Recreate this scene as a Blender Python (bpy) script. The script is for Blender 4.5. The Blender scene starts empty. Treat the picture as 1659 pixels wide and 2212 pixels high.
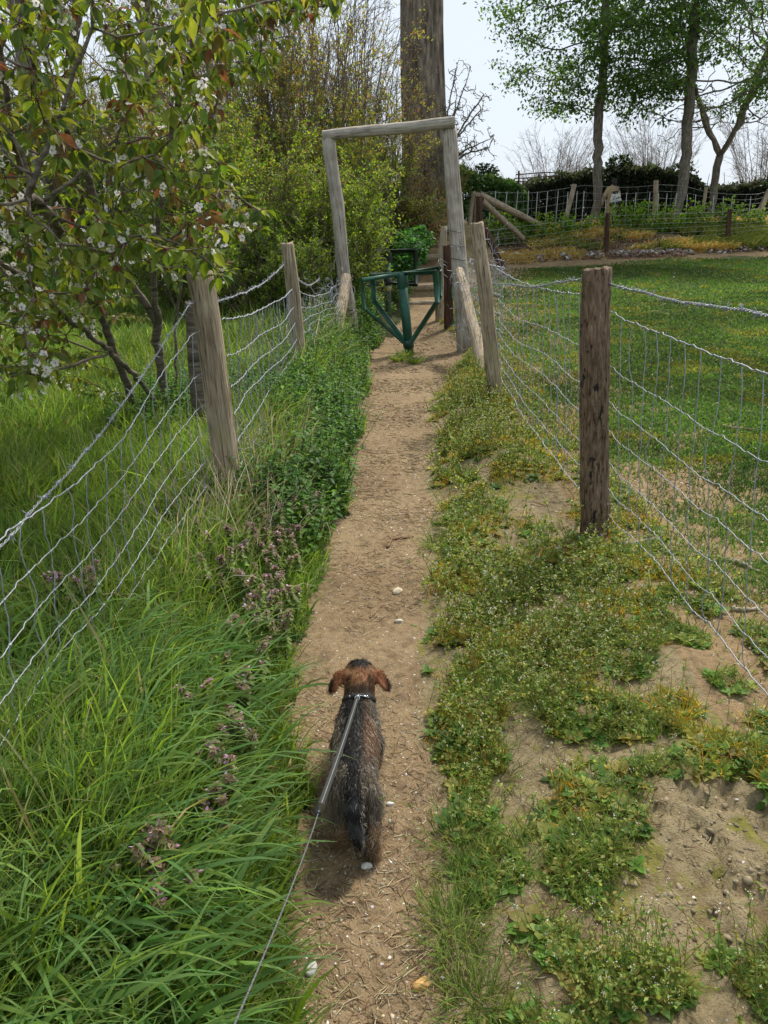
import bpy, math, numpy as np
from mathutils import Matrix, Vector, Quaternion
R = math.radians
PI = math.pi
rng = np.random.default_rng(11)
S = bpy.context.scene
C = S.collection

# ------------------------------------------------------------------ camera, sky, sun, exposure
PITCH, ROLL, FPX = 20.0, 1.6, 768.0
CAM = np.array([0.0, 0.0, 1.6])
cam_rot = Matrix.Rotation(R(90 - PITCH), 4, 'X') @ Matrix.Rotation(R(-ROLL), 4, 'Z')
cd = bpy.data.cameras.new('camera'); cam = bpy.data.objects.new('camera', cd); C.objects.link(cam)
cam.matrix_world = Matrix.Translation(Vector(CAM)) @ cam_rot
cd.sensor_fit = 'VERTICAL'; cd.sensor_height = 36; cd.lens = 27; cd.clip_start = 0.05; cd.clip_end = 2000
S.camera = cam
S.render.resolution_x = 768; S.render.resolution_y = 1024

SUN_EL, SUN_AZ = 52.0, 32.0        # azimuth measured from +Y towards +X
w = bpy.data.worlds.new('World'); S.world = w; w.use_nodes = True
nt = w.node_tree; nt.nodes.clear()
out = nt.nodes.new('ShaderNodeOutputWorld'); bg = nt.nodes.new('ShaderNodeBackground')
sky = nt.nodes.new('ShaderNodeTexSky'); sky.sky_type = 'NISHITA'; sky.sun_disc = False
sky.sun_elevation = R(SUN_EL); sky.sun_rotation = R(SUN_AZ); sky.air_density = 1.0; sky.dust_density = 3.0
tc = nt.nodes.new('ShaderNodeTexCoord'); mp = nt.nodes.new('ShaderNodeMapping'); mp.inputs['Scale'].default_value = (1, 1, 2.6)
nz = nt.nodes.new('ShaderNodeTexNoise'); nz.inputs['Scale'].default_value = 1.6; nz.inputs['Detail'].default_value = 5
rp = nt.nodes.new('ShaderNodeValToRGB')
rp.color_ramp.elements[0].position = 0.3; rp.color_ramp.elements[0].color = (.70, .70, .70, 1)
rp.color_ramp.elements[1].position = 0.7; rp.color_ramp.elements[1].color = (.95, .95, .95, 1)
mx = nt.nodes.new('ShaderNodeMixRGB'); mx.inputs[2].default_value = (5.95, 6.6, 7.4, 1)   # thin bright cloud veil over the sky
nt.links.new(tc.outputs['Generated'], mp.inputs['Vector']); nt.links.new(mp.outputs[0], nz.inputs['Vector'])
nt.links.new(nz.outputs['Fac'], rp.inputs[0]); nt.links.new(rp.outputs[0], mx.inputs[0])
nt.links.new(sky.outputs[0], mx.inputs[1]); nt.links.new(mx.outputs[0], bg.inputs['Color'])
bg.inputs['Strength'].default_value = 0.10
nt.links.new(bg.outputs[0], out.inputs['Surface'])
sd = bpy.data.lights.new('sun', 'SUN'); so = bpy.data.objects.new('sun', sd); C.objects.link(so)
sd.energy = 3.7; sd.angle = R(9.0); sd.color = (1.0, .94, .84)
sdir = Vector((math.sin(R(SUN_AZ)) * math.cos(R(SUN_EL)), math.cos(R(SUN_AZ)) * math.cos(R(SUN_EL)), math.sin(R(SUN_EL))))
so.rotation_euler = sdir.to_track_quat('Z', 'Y').to_euler(); so.location = sdir * 60
S.view_settings.view_transform = 'Standard'; S.view_settings.look = 'None'
S.view_settings.exposure = 0.52; S.view_settings.gamma = 1.0
S.cycles.max_bounces = 5; S.cycles.diffuse_bounces = 3; S.cycles.transmission_bounces = 3
S.cycles.glossy_bounces = 2; S.cycles.transparent_max_bounces = 4; S.cycles.caustics_reflective = False; S.cycles.caustics_refractive = False

# ------------------------------------------------------------------ image <-> world helpers (photo coordinates on a 1659 x 2212 grid)
RM = np.array(cam_rot.to_3x3())
def ray(u, v):
    u = np.asarray(u, float); v = np.asarray(v, float)
    d = np.stack([(u - 829.5) / 2.1602, -(v - 1106) / 2.1602, np.full(np.broadcast(u, v).shape, -FPX)], -1)
    return d @ RM.T
def P(u, v, Y):
    d = ray(u, v); return CAM + d * (Y / d[..., 1])[..., None] if np.ndim(d) > 1 else CAM + d * (Y / d[1])
def PZ(u, v, z):
    d = ray(u, v); t = (z - 1.6) / d[..., 2]
    return CAM + d * t[..., None] if np.ndim(d) > 1 else CAM + d * t
def uv_of(p):
    q = (np.asarray(p) - CAM) @ RM
    z = np.minimum(q[..., 2], -1e-3)
    return q[..., 0] / -z * FPX * 2.1602 + 829.5, -q[..., 1] / -z * FPX * 2.1602 + 1106

_tab = np.random.default_rng(5).random((16, 4096))
def _h(x, y, s): return _tab[s % 16][((x * 7349 + y * 9151 + (x * y) * 31 + s * 101) % 4096 + 4096) % 4096]
def vn(x, y, s=0):
    x = np.asarray(x, float); y = np.asarray(y, float)
    xi = np.floor(x).astype(np.int64); yi = np.floor(y).astype(np.int64)
    fx = x - xi; fy = y - yi; fx = fx * fx * (3 - 2 * fx); fy = fy * fy * (3 - 2 * fy)
    a = _h(xi, yi, s); b = _h(xi + 1, yi, s); c = _h(xi, yi + 1, s); d = _h(xi + 1, yi + 1, s)
    return (a * (1 - fx) + b * fx) * (1 - fy) + (c * (1 - fx) + d * fx) * fy
def fbm(x, y, s=0, o=4):
    t = 0; a = .5; n = 0
    for k in range(o):
        t = t + a * vn(np.asarray(x) * 2 ** k, np.asarray(y) * 2 ** k, s + k); n += a; a *= .5
    return t / n
def sst(a, b, x): t = np.clip((np.asarray(x, float) - a) / (b - a), 0, 1); return t * t * (3 - 2 * t)

# ------------------------------------------------------------------ terrain
_edges = [(560, 985, 2400), (585, 950, 2212), (612, 925, 2000), (640, 935, 1850), (655, 930, 1600), (672, 928, 1400), (705, 925, 1250),
          (728, 925, 1130), (752, 918, 1000), (790, 930, 860), (790, 975, 800)]
_L = np.array([PZ(a, v, 0)[:2] for a, b, v in _edges]); _Rr = np.array([PZ(b, v, 0)[:2] for a, b, v in _edges])
_YL = np.concatenate([[-3], _L[:, 1], [11.2, 12.5, 14, 17, 20, 24, 60]]); 
_XL = np.concatenate([[_L[0, 0]], _L[:, 0], [-.10, .25, .45, .75, 1.1, 1.3, 1.3]])
_YR = np.concatenate([[-3], _Rr[:, 1], [11.2, 12.5, 14, 17, 20, 24, 60]])
_XR = np.concatenate([[_Rr[0, 0]], _Rr[:, 0], [1.25, .95, 1.0, 1.3, 1.75, 2.0, 2.0]])
def pathL(Y): return np.interp(Y, _YL, _XL)
def pathR(Y): return np.interp(Y, _YR, _XR)
FENX = lambda Y: np.interp(Y, [-2, 4.0, 7.6, 11, 13.5, 18.6, 20], [1.2, 1.2, 1.25, 1.5, 1.5, 2.4, 2.7])   # right-hand fence line
LFEN = lambda Y: np.interp(Y, [-1, .9, 4.4, 7.5, 10.8], [-.35, -.47, -1.08, -1.05, -.75])                 # left-hand fence line
def smz(Y, ys, zs):
    k = np.interp(Y - .5, ys, zs) + np.interp(Y, ys, zs) * 2 + np.interp(Y + .5, ys, zs); return k / 4
STEPS = [(15.2, .34), (16.0, .58), (16.8, .84), (17.6, 1.10), (18.4, 1.36), (19.2, 1.6)]
def zpath(Y):
    Y = np.asarray(Y, float)
    z = np.interp(Y, [0, 11, 14, 15.2], [0, 0, .2, .3]); last = .3
    for y, h in STEPS: z = np.where(Y > y, h + (Y - y) * .05, z)
    return np.where(Y > 19.3, 1.62 + np.clip((Y - 19.3) * .06, 0, .5), z)
def terrain(X, Y):
    X = np.asarray(X, float); Y = np.asarray(Y, float)
    zp = zpath(Y)
    zf = smz(Y, [0, 4, 8, 14, 19, 20.2, 20.8, 22.3, 24, 27, 60, 2000], [0, 0, .11, .42, .73, .83, .93, 1.36, 1.52, 1.66, 1.9, 2.2])
    zl = smz(Y, [0, 8, 14, 20, 30, 60, 2000], [.02, .1, .3, .8, 1.5, 2.0, 2.2])
    wob = (fbm(X * 0 + Y * 2.2, X * 0, 3) - .5) * .22 + (fbm(Y * 9, X * 0, 6) - .5) * .08
    dl = pathL(Y) + wob - X; dr = X - (pathR(Y) + wob * .7)
    z = zp + (fbm(X * 3, Y * 2, 2) - .5) * .03
    # left bank
    kl = sst(0, .45, dl); z = z * (1 - kl) + kl * (np.maximum(zl, np.where(Y > 14, zp * .9, 0)) + .10 + .10 * fbm(X * 1.5, Y * 1.5, 4) + .12 * sst(6, 9, Y) * sst(1.6, .5, dl) * sst(.1, .5, dl))
    # right verge and pasture
    kr = sst(0, .35, dr); side = sst(1.0 - .35 * sst(12, 15, Y), 2.2 - .9 * sst(12, 15, Y), X - (FENX(Y) - 1.0))
    zr = zf * side + np.maximum(zp * sst(13, 16, Y), zf * .6) * (1 - side)
    zr = zr + .05 + (fbm(X * 2.2, Y * 2.2, 7) - .5) * .09 * sst(2.4, .6, X - 1) + (fbm(X * .7, Y * .7, 9) - .5) * .10
    # dry earth mound beside the path, dip at the near post
    zr = zr + .13 * np.exp(-((X - .82) / .25) ** 2 - ((Y - 5.2) / .6) ** 2) + .10 * np.exp(-((X - 1.05) / .3) ** 2 - ((Y - 7.4) / .8) ** 2)
    # rubble bank foot
    z = z * (1 - kr) + zr * kr
    # cracked clay in the lower right corner
    cl = np.exp(-(((X - 1.0) / .42) ** 2 + ((Y - 1.62) / .42) ** 2) ** 2)
    rid = np.abs(fbm(X * 9, Y * 9, 1) - .5) * 2
    z = z + cl * (.075 * fbm(X * 4, Y * 4, 8) - .030 * sst(.20, .0, rid) + .02 * np.abs(fbm(X * 16, Y * 16, 12) - .5))
    far = sst(6, 1, Y)
    z = z + far * ((fbm(X * 28, Y * 28, 5, 3) - .5) * .010) * np.where(dl > 0, .4, 1)
    return z
def onplane(u, v, A, B):
    """where the ray through a photo point meets the vertical plane through A and B"""
    n = np.array([-(B[1] - A[1]), B[0] - A[0]]); d = ray(u, v); t = -((CAM[:2] - np.array(A[:2])) @ n) / (d[:2] @ n)
    return CAM + d * t
def G(u, v, ymax=60):
    d = ray(u, v); ys = np.exp(np.linspace(math.log(.3), math.log(ymax), 1500)); p = CAM + d * (ys / d[1])[:, None]
    k = np.nonzero(p[:, 2] < terrain(p[:, 0], p[:, 1]))[0]
    q = p[k[0]] if len(k) else p[-1]; return np.array([q[0], q[1], float(terrain(q[0], q[1]))])

# ------------------------------------------------------------------ mesh helpers
def mesh(name, V, F, col=None, smooth=False):
    V = np.asarray(V, np.float32).reshape(-1, 3); Fs = F if isinstance(F, list) else [F]
    Fs = [np.asarray(f, np.int32) for f in Fs if len(f)]
    m = bpy.data.meshes.new(name); m.vertices.add(len(V)); m.vertices.foreach_set('co', V.ravel())
    idx = np.concatenate([f.ravel() for f in Fs]); tot = np.concatenate([np.full(len(f), f.shape[1], np.int32) for f in Fs])
    st = np.concatenate([[0], np.cumsum(tot)[:-1]]).astype(np.int32)
    m.loops.add(len(idx)); m.loops.foreach_set('vertex_index', idx)
    m.polygons.add(len(tot)); m.polygons.foreach_set('loop_start', st); m.polygons.foreach_set('loop_total', tot)
    if smooth: m.polygons.foreach_set('use_smooth', np.ones(len(tot), bool))
    if col is not None:
        a = m.color_attributes.new('Col', 'FLOAT_COLOR', 'POINT')
        c = np.ones((len(V), 4), np.float32); c[:, :3] = np.asarray(col, np.float32).reshape(-1, 3) if np.size(col) > 3 else np.tile(col, (len(V), 1))
        a.data.foreach_set('color', c.ravel())
    m.update(calc_edges=True); m.validate(clean_customdata=False); return m
def link(name, m, mat, parent=None, at=None):
    o = bpy.data.objects.new(name, m); C.objects.link(o)
    if mat is not None and not m.materials: m.materials.append(mat)
    if at is not None: o.location = at
    if parent is not None: o.parent = parent
    return o
def wloc(o): return np.array(o.get('_w', (0, 0, 0)), float) if o is not None else np.zeros(3)
def obj(name, V, F, mat, parent=None, col=None, smooth=False):
    """mesh given in world coordinates; its origin is its thing's origin"""
    V = np.asarray(V, float).reshape(-1, 3); 
    base = ORG.get(parent.name, np.zeros(3)) if parent is not None else np.zeros(3)
    o = link(name, mesh(name, V - base, F, col, smooth), mat, parent)
    ORG[o.name] = base; return o
ORG = {}
def thing(name, label, cat, loc, group=None):
    o = bpy.data.objects.new(name, None); C.objects.link(o); o.location = tuple(float(x) for x in loc); o.empty_display_size = .2
    ORG[o.name] = np.array(loc, float); tag(o, label, cat, group); return o
def tag(o, label=None, cat=None, group=None, kind=None):
    if label: o['label'] = label
    if cat: o['category'] = cat
    if group: o['group'] = group
    if kind: o['kind'] = kind
    return o
def nrm(a): return a / np.maximum(np.linalg.norm(a, axis=-1, keepdims=True), 1e-9)
def join(parts):
    """parts: list of (V, [F..], col) -> merged"""
    Vs, Cs, FD, n = [], [], {}, 0
    for V, F, c in parts:
        V = np.asarray(V, float).reshape(-1, 3)
        for f in (F if isinstance(F, list) else [F]):
            f = np.asarray(f)
            if len(f): FD.setdefault(f.shape[1], []).append(f + n)
        Vs.append(V); c = np.asarray(c, float); Cs.append(np.tile(c, (len(V), 1)) if c.ndim == 1 else c.reshape(-1, 3)); n += len(V)
    return np.concatenate(Vs), [np.concatenate(x) for x in FD.values()], np.concatenate(Cs)
def tubes(Pn, Rn, s=6, cap=True):
    """Pn (n,k,3) polylines, Rn (n,k) radii -> V, [F]"""
    Pn = np.asarray(Pn, float); Rn = np.asarray(Rn, float)
    if Pn.ndim == 2: Pn = Pn[None]; Rn = np.broadcast_to(Rn, Pn.shape[:2])
    n, k, _ = Pn.shape; Rn = np.broadcast_to(Rn, (n, k))
    T = np.empty_like(Pn); T[:, 1:-1] = Pn[:, 2:] - Pn[:, :-2]; T[:, 0] = Pn[:, 1] - Pn[:, 0]; T[:, -1] = Pn[:, -1] - Pn[:, -2]; T = nrm(T)
    mean = nrm(Pn[:, -1] - Pn[:, 0] + 1e-6); ref = np.where(np.abs(mean[:, 2:3]) > .8, np.array([[1., .03, 0]]), np.array([[0., 0.02, 1.]]))
    A = nrm(np.cross(T, ref[:, None, :])); B = np.cross(T, A)
    a = np.arange(s) / s * 2 * PI
    V = Pn[:, :, None] + Rn[:, :, None, None] * (np.cos(a)[None, None, :, None] * A[:, :, None] + np.sin(a)[None, None, :, None] * B[:, :, None])
    i = np.arange(n)[:, None, None] * k * s; j = np.arange(k - 1)[None, :, None] * s; q = np.arange(s)[None, None, :]; q2 = (q + 1) % s
    F = np.stack([i + j + q, i + j + q2, i + j + s + q2, i + j + s + q], -1).reshape(-1, 4)
    out = [F]
    if cap:
        e = np.arange(n)[:, None] * k * s
        out += [(e + np.arange(s)[::-1][None]), (e + (k - 1) * s + np.arange(s)[None])]
        if s == 4: out = [np.concatenate(out)]
    return V.reshape(-1, 3), out
def inst(TV, TF, O, M, sc=1.0, col=None, tcol=None):
    """instances of a template: O (n,3), M (n,3,3) columns = axes, col (n,3), tcol (k,3) multiplies"""
    TV = np.asarray(TV, float); O = np.asarray(O, float); n = len(O); k = len(TV)
    sc = np.broadcast_to(np.asarray(sc, float), (n,)) if np.ndim(sc) < 2 else np.asarray(sc)
    L = TV[None] * (sc[:, None, None] if sc.ndim == 1 else sc[:, None, :])
    V = O[:, None] + np.einsum('nij,nkj->nki', M, L)
    Fo = [(np.asarray(f)[None] + (np.arange(n) * k)[:, None, None]).reshape(-1, np.asarray(f).shape[1]) for f in (TF if isinstance(TF, list) else [TF])]
    c = np.repeat((np.ones((n, 3)) if col is None else np.broadcast_to(col, (n, 3)))[:, None], k, 1)
    if tcol is not None: c = c * np.asarray(tcol)[None]
    return V.reshape(-1, 3), Fo, c.reshape(-1, 3)
def frames(D, N=None, jit=1.0, r=None):
    """orthonormal frames with local y along D and local z near N"""
    r = r or rng; D = nrm(np.asarray(D, float)); n = len(D)
    if N is None: N = np.tile([0., 0, 1.], (n, 1))
    N = N + r.normal(0, jit, (n, 3)) * .5
    X = nrm(np.cross(D, N)); Z = np.cross(X, D); return np.stack([X, D, Z], -1)
def rdir(n, r=None): r = r or rng; return nrm(r.normal(size=(n, 3)))
def box(c, s, ax=None):
    x, y, z = np.array(s) / 2.; v = np.array([[i * x, j * y, k * z] for k in (-1, 1) for j in (-1, 1) for i in (-1, 1)])
    if ax is not None: v = v @ np.array(ax).T
    return v + np.array(c), np.array([[0, 2, 3, 1], [4, 5, 7, 6], [0, 1, 5, 4], [2, 6, 7, 3], [1, 3, 7, 5], [0, 4, 6, 2]])
def bar(a, b, w_, h_, up=(0, 0, 1)):
    a = np.array(a, float); b = np.array(b, float); y = nrm(b - a); x = nrm(np.cross(y, up)); z = np.cross(x, y)
    return box((a + b) / 2, (w_, np.linalg.norm(b - a), h_), np.stack([x, y, z], -1))
def angle_iron(a, b, w_=.045, t=.007, up=(0, 0, 1), flip=1):
    """L-section bar: one flange flat, one flange hanging"""
    a = np.array(a, float); b = np.array(b, float); y = nrm(b - a); x = nrm(np.cross(y, up)) * flip; z = np.cross(x, y) * flip
    prof = [(0, 0), (w_, 0), (w_, -t), (t, -t), (t, -w_), (0, -w_)]
    V = np.array([p + x * (px - w_ / 2) + z * pz for p in (a, b) for px, pz in prof])
    F4 = np.array([[i, (i + 1) % 6, (i + 1) % 6 + 6, i + 6] for i in range(6)] + [[0, 1, 2, 3], [0, 3, 4, 5], [6, 9, 8, 7], [6, 11, 10, 9]])
    return V, F4

# ------------------------------------------------------------------ materials
def newmat(name):
    m = bpy.data.materials.new(name); m.use_nodes = True; t = m.node_tree; b = t.nodes['Principled BSDF']; return m, t, b
def N(t, ty, **kw):
    n = t.nodes.new(ty)
    for k, v in kw.items():
        if k in n.inputs: n.inputs[k].default_value = v
        else: setattr(n, k, v)
    return n
def ramp(t, fac, stops):
    r = t.nodes.new('ShaderNodeValToRGB'); e = r.color_ramp.elements
    while len(e) > 1: e.remove(e[-1])
    e[0].position = stops[0][0]; e[0].color = (*stops[0][1], 1)
    for p, c in stops[1:]: x = e.new(p); x.color = (*c, 1)
    t.links.new(fac, r.inputs[0]); return r
def leafmat(name, trans=.35, rough=.55, spec=.25, var=.25, scale=40):
    m, t, b = newmat(name); a = N(t, 'ShaderNodeAttribute', attribute_name='Col')
    nz = N(t, 'ShaderNodeTexNoise', Scale=float(scale), Detail=2.0); tcn = N(t, 'ShaderNodeTexCoord'); t.links.new(tcn.outputs['Object'], nz.inputs['Vector'])
    rr = ramp(t, nz.outputs['Fac'], [(.3, (1 - var,) * 3), (.7, (1 + var * .4,) * 3)])
    mx = N(t, 'ShaderNodeMixRGB', blend_type='MULTIPLY'); mx.inputs[0].default_value = 1
    t.links.new(a.outputs['Color'], mx.inputs[1]); t.links.new(rr.outputs[0], mx.inputs[2]); t.links.new(mx.outputs[0], b.inputs['Base Color'])
    b.inputs['Roughness'].default_value = rough; b.inputs['Specular IOR Level'].default_value = spec
    if trans > 0:
        tr = N(t, 'ShaderNodeBsdfTranslucent'); ms = N(t, 'ShaderNodeMixShader'); ms.inputs[0].default_value = trans
        hs = N(t, 'ShaderNodeHueSaturation', Hue=.485, Saturation=1.1, Value=1.5); t.links.new(mx.outputs[0], hs.inputs['Color']); t.links.new(hs.outputs[0], tr.inputs[0])
        t.links.new(b.outputs[0], ms.inputs[1]); t.links.new(tr.outputs[0], ms.inputs[2]); t.links.new(ms.outputs[0], t.nodes['Material Output'].inputs['Surface'])
    return m
def woodmat(name, stops, grain=(55, 55, 2.2), spots=None, bump=.5, rough=.9, lichen=None):
    m, t, b = newmat(name); tcn = N(t, 'ShaderNodeTexCoord'); mp = N(t, 'ShaderNodeMapping', Scale=grain); t.links.new(tcn.outputs['Object'], mp.inputs['Vector'])
    nz = N(t, 'ShaderNodeTexNoise', Scale=1.0, Detail=6.0, Roughness=.6, Distortion=.6); t.links.new(mp.outputs[0], nz.inputs['Vector'])
    r1 = ramp(t, nz.outputs['Fac'], stops); col = r1.outputs[0]
    n2 = N(t, 'ShaderNodeTexNoise', Scale=7.0, Detail=4.0); t.links.new(tcn.outputs['Object'], n2.inputs['Vector'])
    r2 = ramp(t, n2.outputs['Fac'], [(.3, (.72, .70, .66)), (.65, (1.1, 1.08, 1.05))])
    mx = N(t, 'ShaderNodeMixRGB', blend_type='MULTIPLY'); mx.inputs[0].default_value = 1; t.links.new(col, mx.inputs[1]); t.links.new(r2.outputs[0], mx.inputs[2]); col = mx.outputs[0]
    def over(colr, scl, lo, hi, sd, strength=1.0):
        nonlocal col
        mp3 = N(t, 'ShaderNodeMapping', Scale=scl, Location=(sd, sd * 2, sd * 3)); t.links.new(tcn.outputs['Object'], mp3.inputs['Vector'])
        n3 = N(t, 'ShaderNodeTexNoise', Scale=1.0, Detail=4.0, Roughness=.65); t.links.new(mp3.outputs[0], n3.inputs['Vector'])
        r3 = ramp(t, n3.outputs['Fac'], [(lo, (0, 0, 0)), (hi, (strength,) * 3)]); m3 = N(t, 'ShaderNodeMixRGB'); t.links.new(r3.outputs[0], m3.inputs[0])
        t.links.new(col, m3.inputs[1]); m3.inputs[2].default_value = (*colr, 1); col = m3.outputs[0]
    if spots: over(spots, (22, 22, 11), .6, .64, 3.1)
    if lichen: over(lichen, (9, 9, 4), .56, .68, 8.7, .55)
    t.links.new(col, b.inputs['Base Color']); b.inputs['Roughness'].default_value = rough; b.inputs['Specular IOR Level'].default_value = .2
    bp = N(t, 'ShaderNodeBump', Strength=bump, Distance=.01); t.links.new(nz.outputs['Fac'], bp.inputs['Height']); t.links.new(bp.outputs[0], b.inputs['Normal'])
    return m
def plain(name, c, rough=.5, metal=0., noise=.2, scale=30, bump=0., spec=.4):
    m, t, b = newmat(name); tcn = N(t, 'ShaderNodeTexCoord'); nz = N(t, 'ShaderNodeTexNoise', Scale=float(scale), Detail=4.0); t.links.new(tcn.outputs['Object'], nz.inputs['Vector'])
    r1 = ramp(t, nz.outputs['Fac'], [(.3, tuple(x * (1 - noise) for x in c)), (.7, tuple(min(1, x * (1 + noise)) for x in c))]); t.links.new(r1.outputs[0], b.inputs['Base Color'])
    b.inputs['Roughness'].default_value = rough; b.inputs['Metallic'].default_value = metal; b.inputs['Specular IOR Level'].default_value = spec
    if bump:
        bp = N(t, 'ShaderNodeBump', Strength=bump, Distance=.005); t.links.new(nz.outputs['Fac'], bp.inputs['Height']); t.links.new(bp.outputs[0], b.inputs['Normal'])
    return m
def earthmat(name, a, b_, c, fleck=None, green=None):
    m, t, b = newmat(name); tcn = N(t, 'ShaderNodeTexCoord')
    def nzt(s, d=5., ro=.6, dist=0.):
        n = N(t, 'ShaderNodeTexNoise', Scale=float(s), Detail=d, Roughness=ro, Distortion=dist); t.links.new(tcn.outputs['Object'], n.inputs['Vector']); return n
    n1 = nzt(1.7); n2 = nzt(26., 6., .7); n3 = nzt(160., 3., .7)
    r1 = ramp(t, n1.outputs['Fac'], [(.32, b_), (.6, a)])
    r2 = ramp(t, n2.outputs['Fac'], [(.33, (.62, .60, .57)), (.5, (1, 1, 1)), (.72, (1.22, 1.2, 1.16))])
    mx = N(t, 'ShaderNodeMixRGB', blend_type='MULTIPLY'); mx.inputs[0].default_value = 1; t.links.new(r1.outputs[0], mx.inputs[1]); t.links.new(r2.outputs[0], mx.inputs[2])
    r3 = ramp(t, n3.outputs['Fac'], [(.36, (.6, .56, .5)), (.46, (1, 1, 1)), (.62, (1, 1, 1)), (.72, (1.35, 1.33, 1.3))])
    m2 = N(t, 'ShaderNodeMixRGB', blend_type='MULTIPLY'); m2.inputs[0].default_value = 1; t.links.new(mx.outputs[0], m2.inputs[1]); t.links.new(r3.outputs[0], m2.inputs[2]); col = m2.outputs[0]
    n4 = nzt(9., 4.); r4 = ramp(t, n4.outputs['Fac'], [(.55, (0, 0, 0)), (.68, (.8, .8, .8))]); m4 = N(t, 'ShaderNodeMixRGB'); t.links.new(r4.outputs[0], m4.inputs[0]); t.links.new(col, m4.inputs[1]); m4.inputs[2].default_value = (*c, 1); col = m4.outputs[0]
    if green:
        n5 = nzt(5., 6., .7); at = N(t, 'ShaderNodeAttribute', attribute_name='Col'); ad = N(t, 'ShaderNodeMath', operation='ADD'); t.links.new(n5.outputs['Fac'], ad.inputs[0]); t.links.new(at.outputs['Fac'], ad.inputs[1])
        r5 = ramp(t, ad.outputs[0], [(.92, (0, 0, 0)), (1.0, (1, 1, 1))]); m5 = N(t, 'ShaderNodeMixRGB'); t.links.new(r5.outputs[0], m5.inputs[0]); t.links.new(col, m5.inputs[1])
        rg = ramp(t, n2.outputs['Fac'], [(.3, tuple(x * .6 for x in green)), (.7, tuple(x * 1.3 for x in green))]); t.links.new(rg.outputs[0], m5.inputs[2]); col = m5.outputs[0]
    t.links.new(col, b.inputs['Base Color']); b.inputs['Roughness'].default_value = .97; b.inputs['Specular IOR Level'].default_value = .12
    ad2 = N(t, 'ShaderNodeMath', operation='MULTIPLY_ADD'); t.links.new(n2.outputs['Fac'], ad2.inputs[0]); ad2.inputs[1].default_value = 1.; t.links.new(n3.outputs['Fac'], ad2.inputs[2])
    bp = N(t, 'ShaderNodeBump', Strength=.7, Distance=.012); t.links.new(ad2.outputs[0], bp.inputs['Height']); t.links.new(bp.outputs[0], b.inputs['Normal'])
    return m
M_path = earthmat('path_earth', (.285, .208, .122), (.195, .138, .08), (.14, .096, .058))
M_verge = earthmat('verge_earth', (.275, .222, .128), (.19, .15, .088), (.16, .11, .055), green=(.19, .175, .045))
M_field = earthmat('pasture_earth', (.30, .21, .12), (.20, .14, .075), (.15, .12, .05), green=(.07, .10, .025))
M_soil = earthmat('meadow_soil', (.05, .06, .022), (.035, .045, .018), (.07, .06, .03))
M_leaf = leafmat('leaf', trans=.5); M_grass = leafmat('grass_blade', trans=.42, rough=.6, spec=.2, var=.2, scale=14)
M_dry = leafmat('dry_stalk', trans=.35, rough=.8, spec=.15)
M_petal = leafmat('petal', trans=.3, rough=.7, spec=.2, var=.08)
M_fur = leafmat('fur', trans=0, rough=.6, spec=.3, var=.1, scale=60)
M_stem = leafmat('stem', trans=0, rough=.8, spec=.2, var=.35, scale=25)
M_stone = leafmat('stone', trans=0, rough=.8, spec=.3, var=.3, scale=90)
M_bark = woodmat('bark_grey', [(.3, (.075, .062, .048)), (.5, (.17, .15, .12)), (.7, (.27, .25, .205))], grain=(26, 26, 7), bump=.8)
M_barkp = woodmat('bark_furrowed', [(.34, (.07, .055, .04)), (.5, (.19, .155, .12)), (.68, (.31, .27, .21))], grain=(9, 9, 1.6), bump=1.0)
M_barkc = woodmat('cherry_bark', [(.3, (.06, .045, .035)), (.5, (.15, .125, .10)), (.68, (.26, .23, .19))], grain=(8, 8, 55), bump=.7)
M_post = woodmat('post_weathered', [(.34, (.08, .056, .036)), (.43, (.28, .22, .15)), (.6, (.44, .37, .275)), (.74, (.54, .48, .38))], lichen=(.33, .30, .15), grain=(95, 95, 4.5), bump=.9)
M_postd = woodmat('post_brown', [(.34, (.045, .027, .018)), (.45, (.15, .10, .065)), (.6, (.225, .16, .11)), (.74, (.32, .25, .18))], spots=(.022, .02, .019), grain=(80, 80, 14), bump=1.0)
M_grey = woodmat('wood_silver', [(.34, (.11, .09, .07)), (.43, (.31, .275, .23)), (.6, (.44, .405, .35)), (.74, (.53, .50, .45))], grain=(60, 60, 2.6), bump=.9)
M_brown = woodmat('wood_dark', [(.3, (.03, .016, .012)), (.5, (.085, .045, .032)), (.7, (.15, .085, .06))], grain=(40, 40, 3))
M_wire = plain('galvanised_wire', (.28, .295, .32), rough=.55, metal=.25, noise=.3, scale=80)
M_wired = plain('dull_wire', (.30, .31, .30), rough=.6, metal=.3, noise=.3, scale=80)
M_black = plain('black_wire', (.03, .03, .03), rough=.5)
M_green = plain('green_paint', (.009, .072, .043), rough=.5, noise=.35, scale=9, bump=.15, spec=.5)
M_dgreen = plain('dark_green_paint', (.012, .03, .024), rough=.42, noise=.35, scale=9, spec=.5)
M_ggreen = plain('faded_green_pipe', (.075, .12, .085), rough=.6, noise=.3, scale=14)
M_cane = plain('pale_cane', (.38, .37, .34), rough=.7, noise=.12)
M_gnet = plain('green_plastic_net', (.02, .16, .11), rough=.5)

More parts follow.
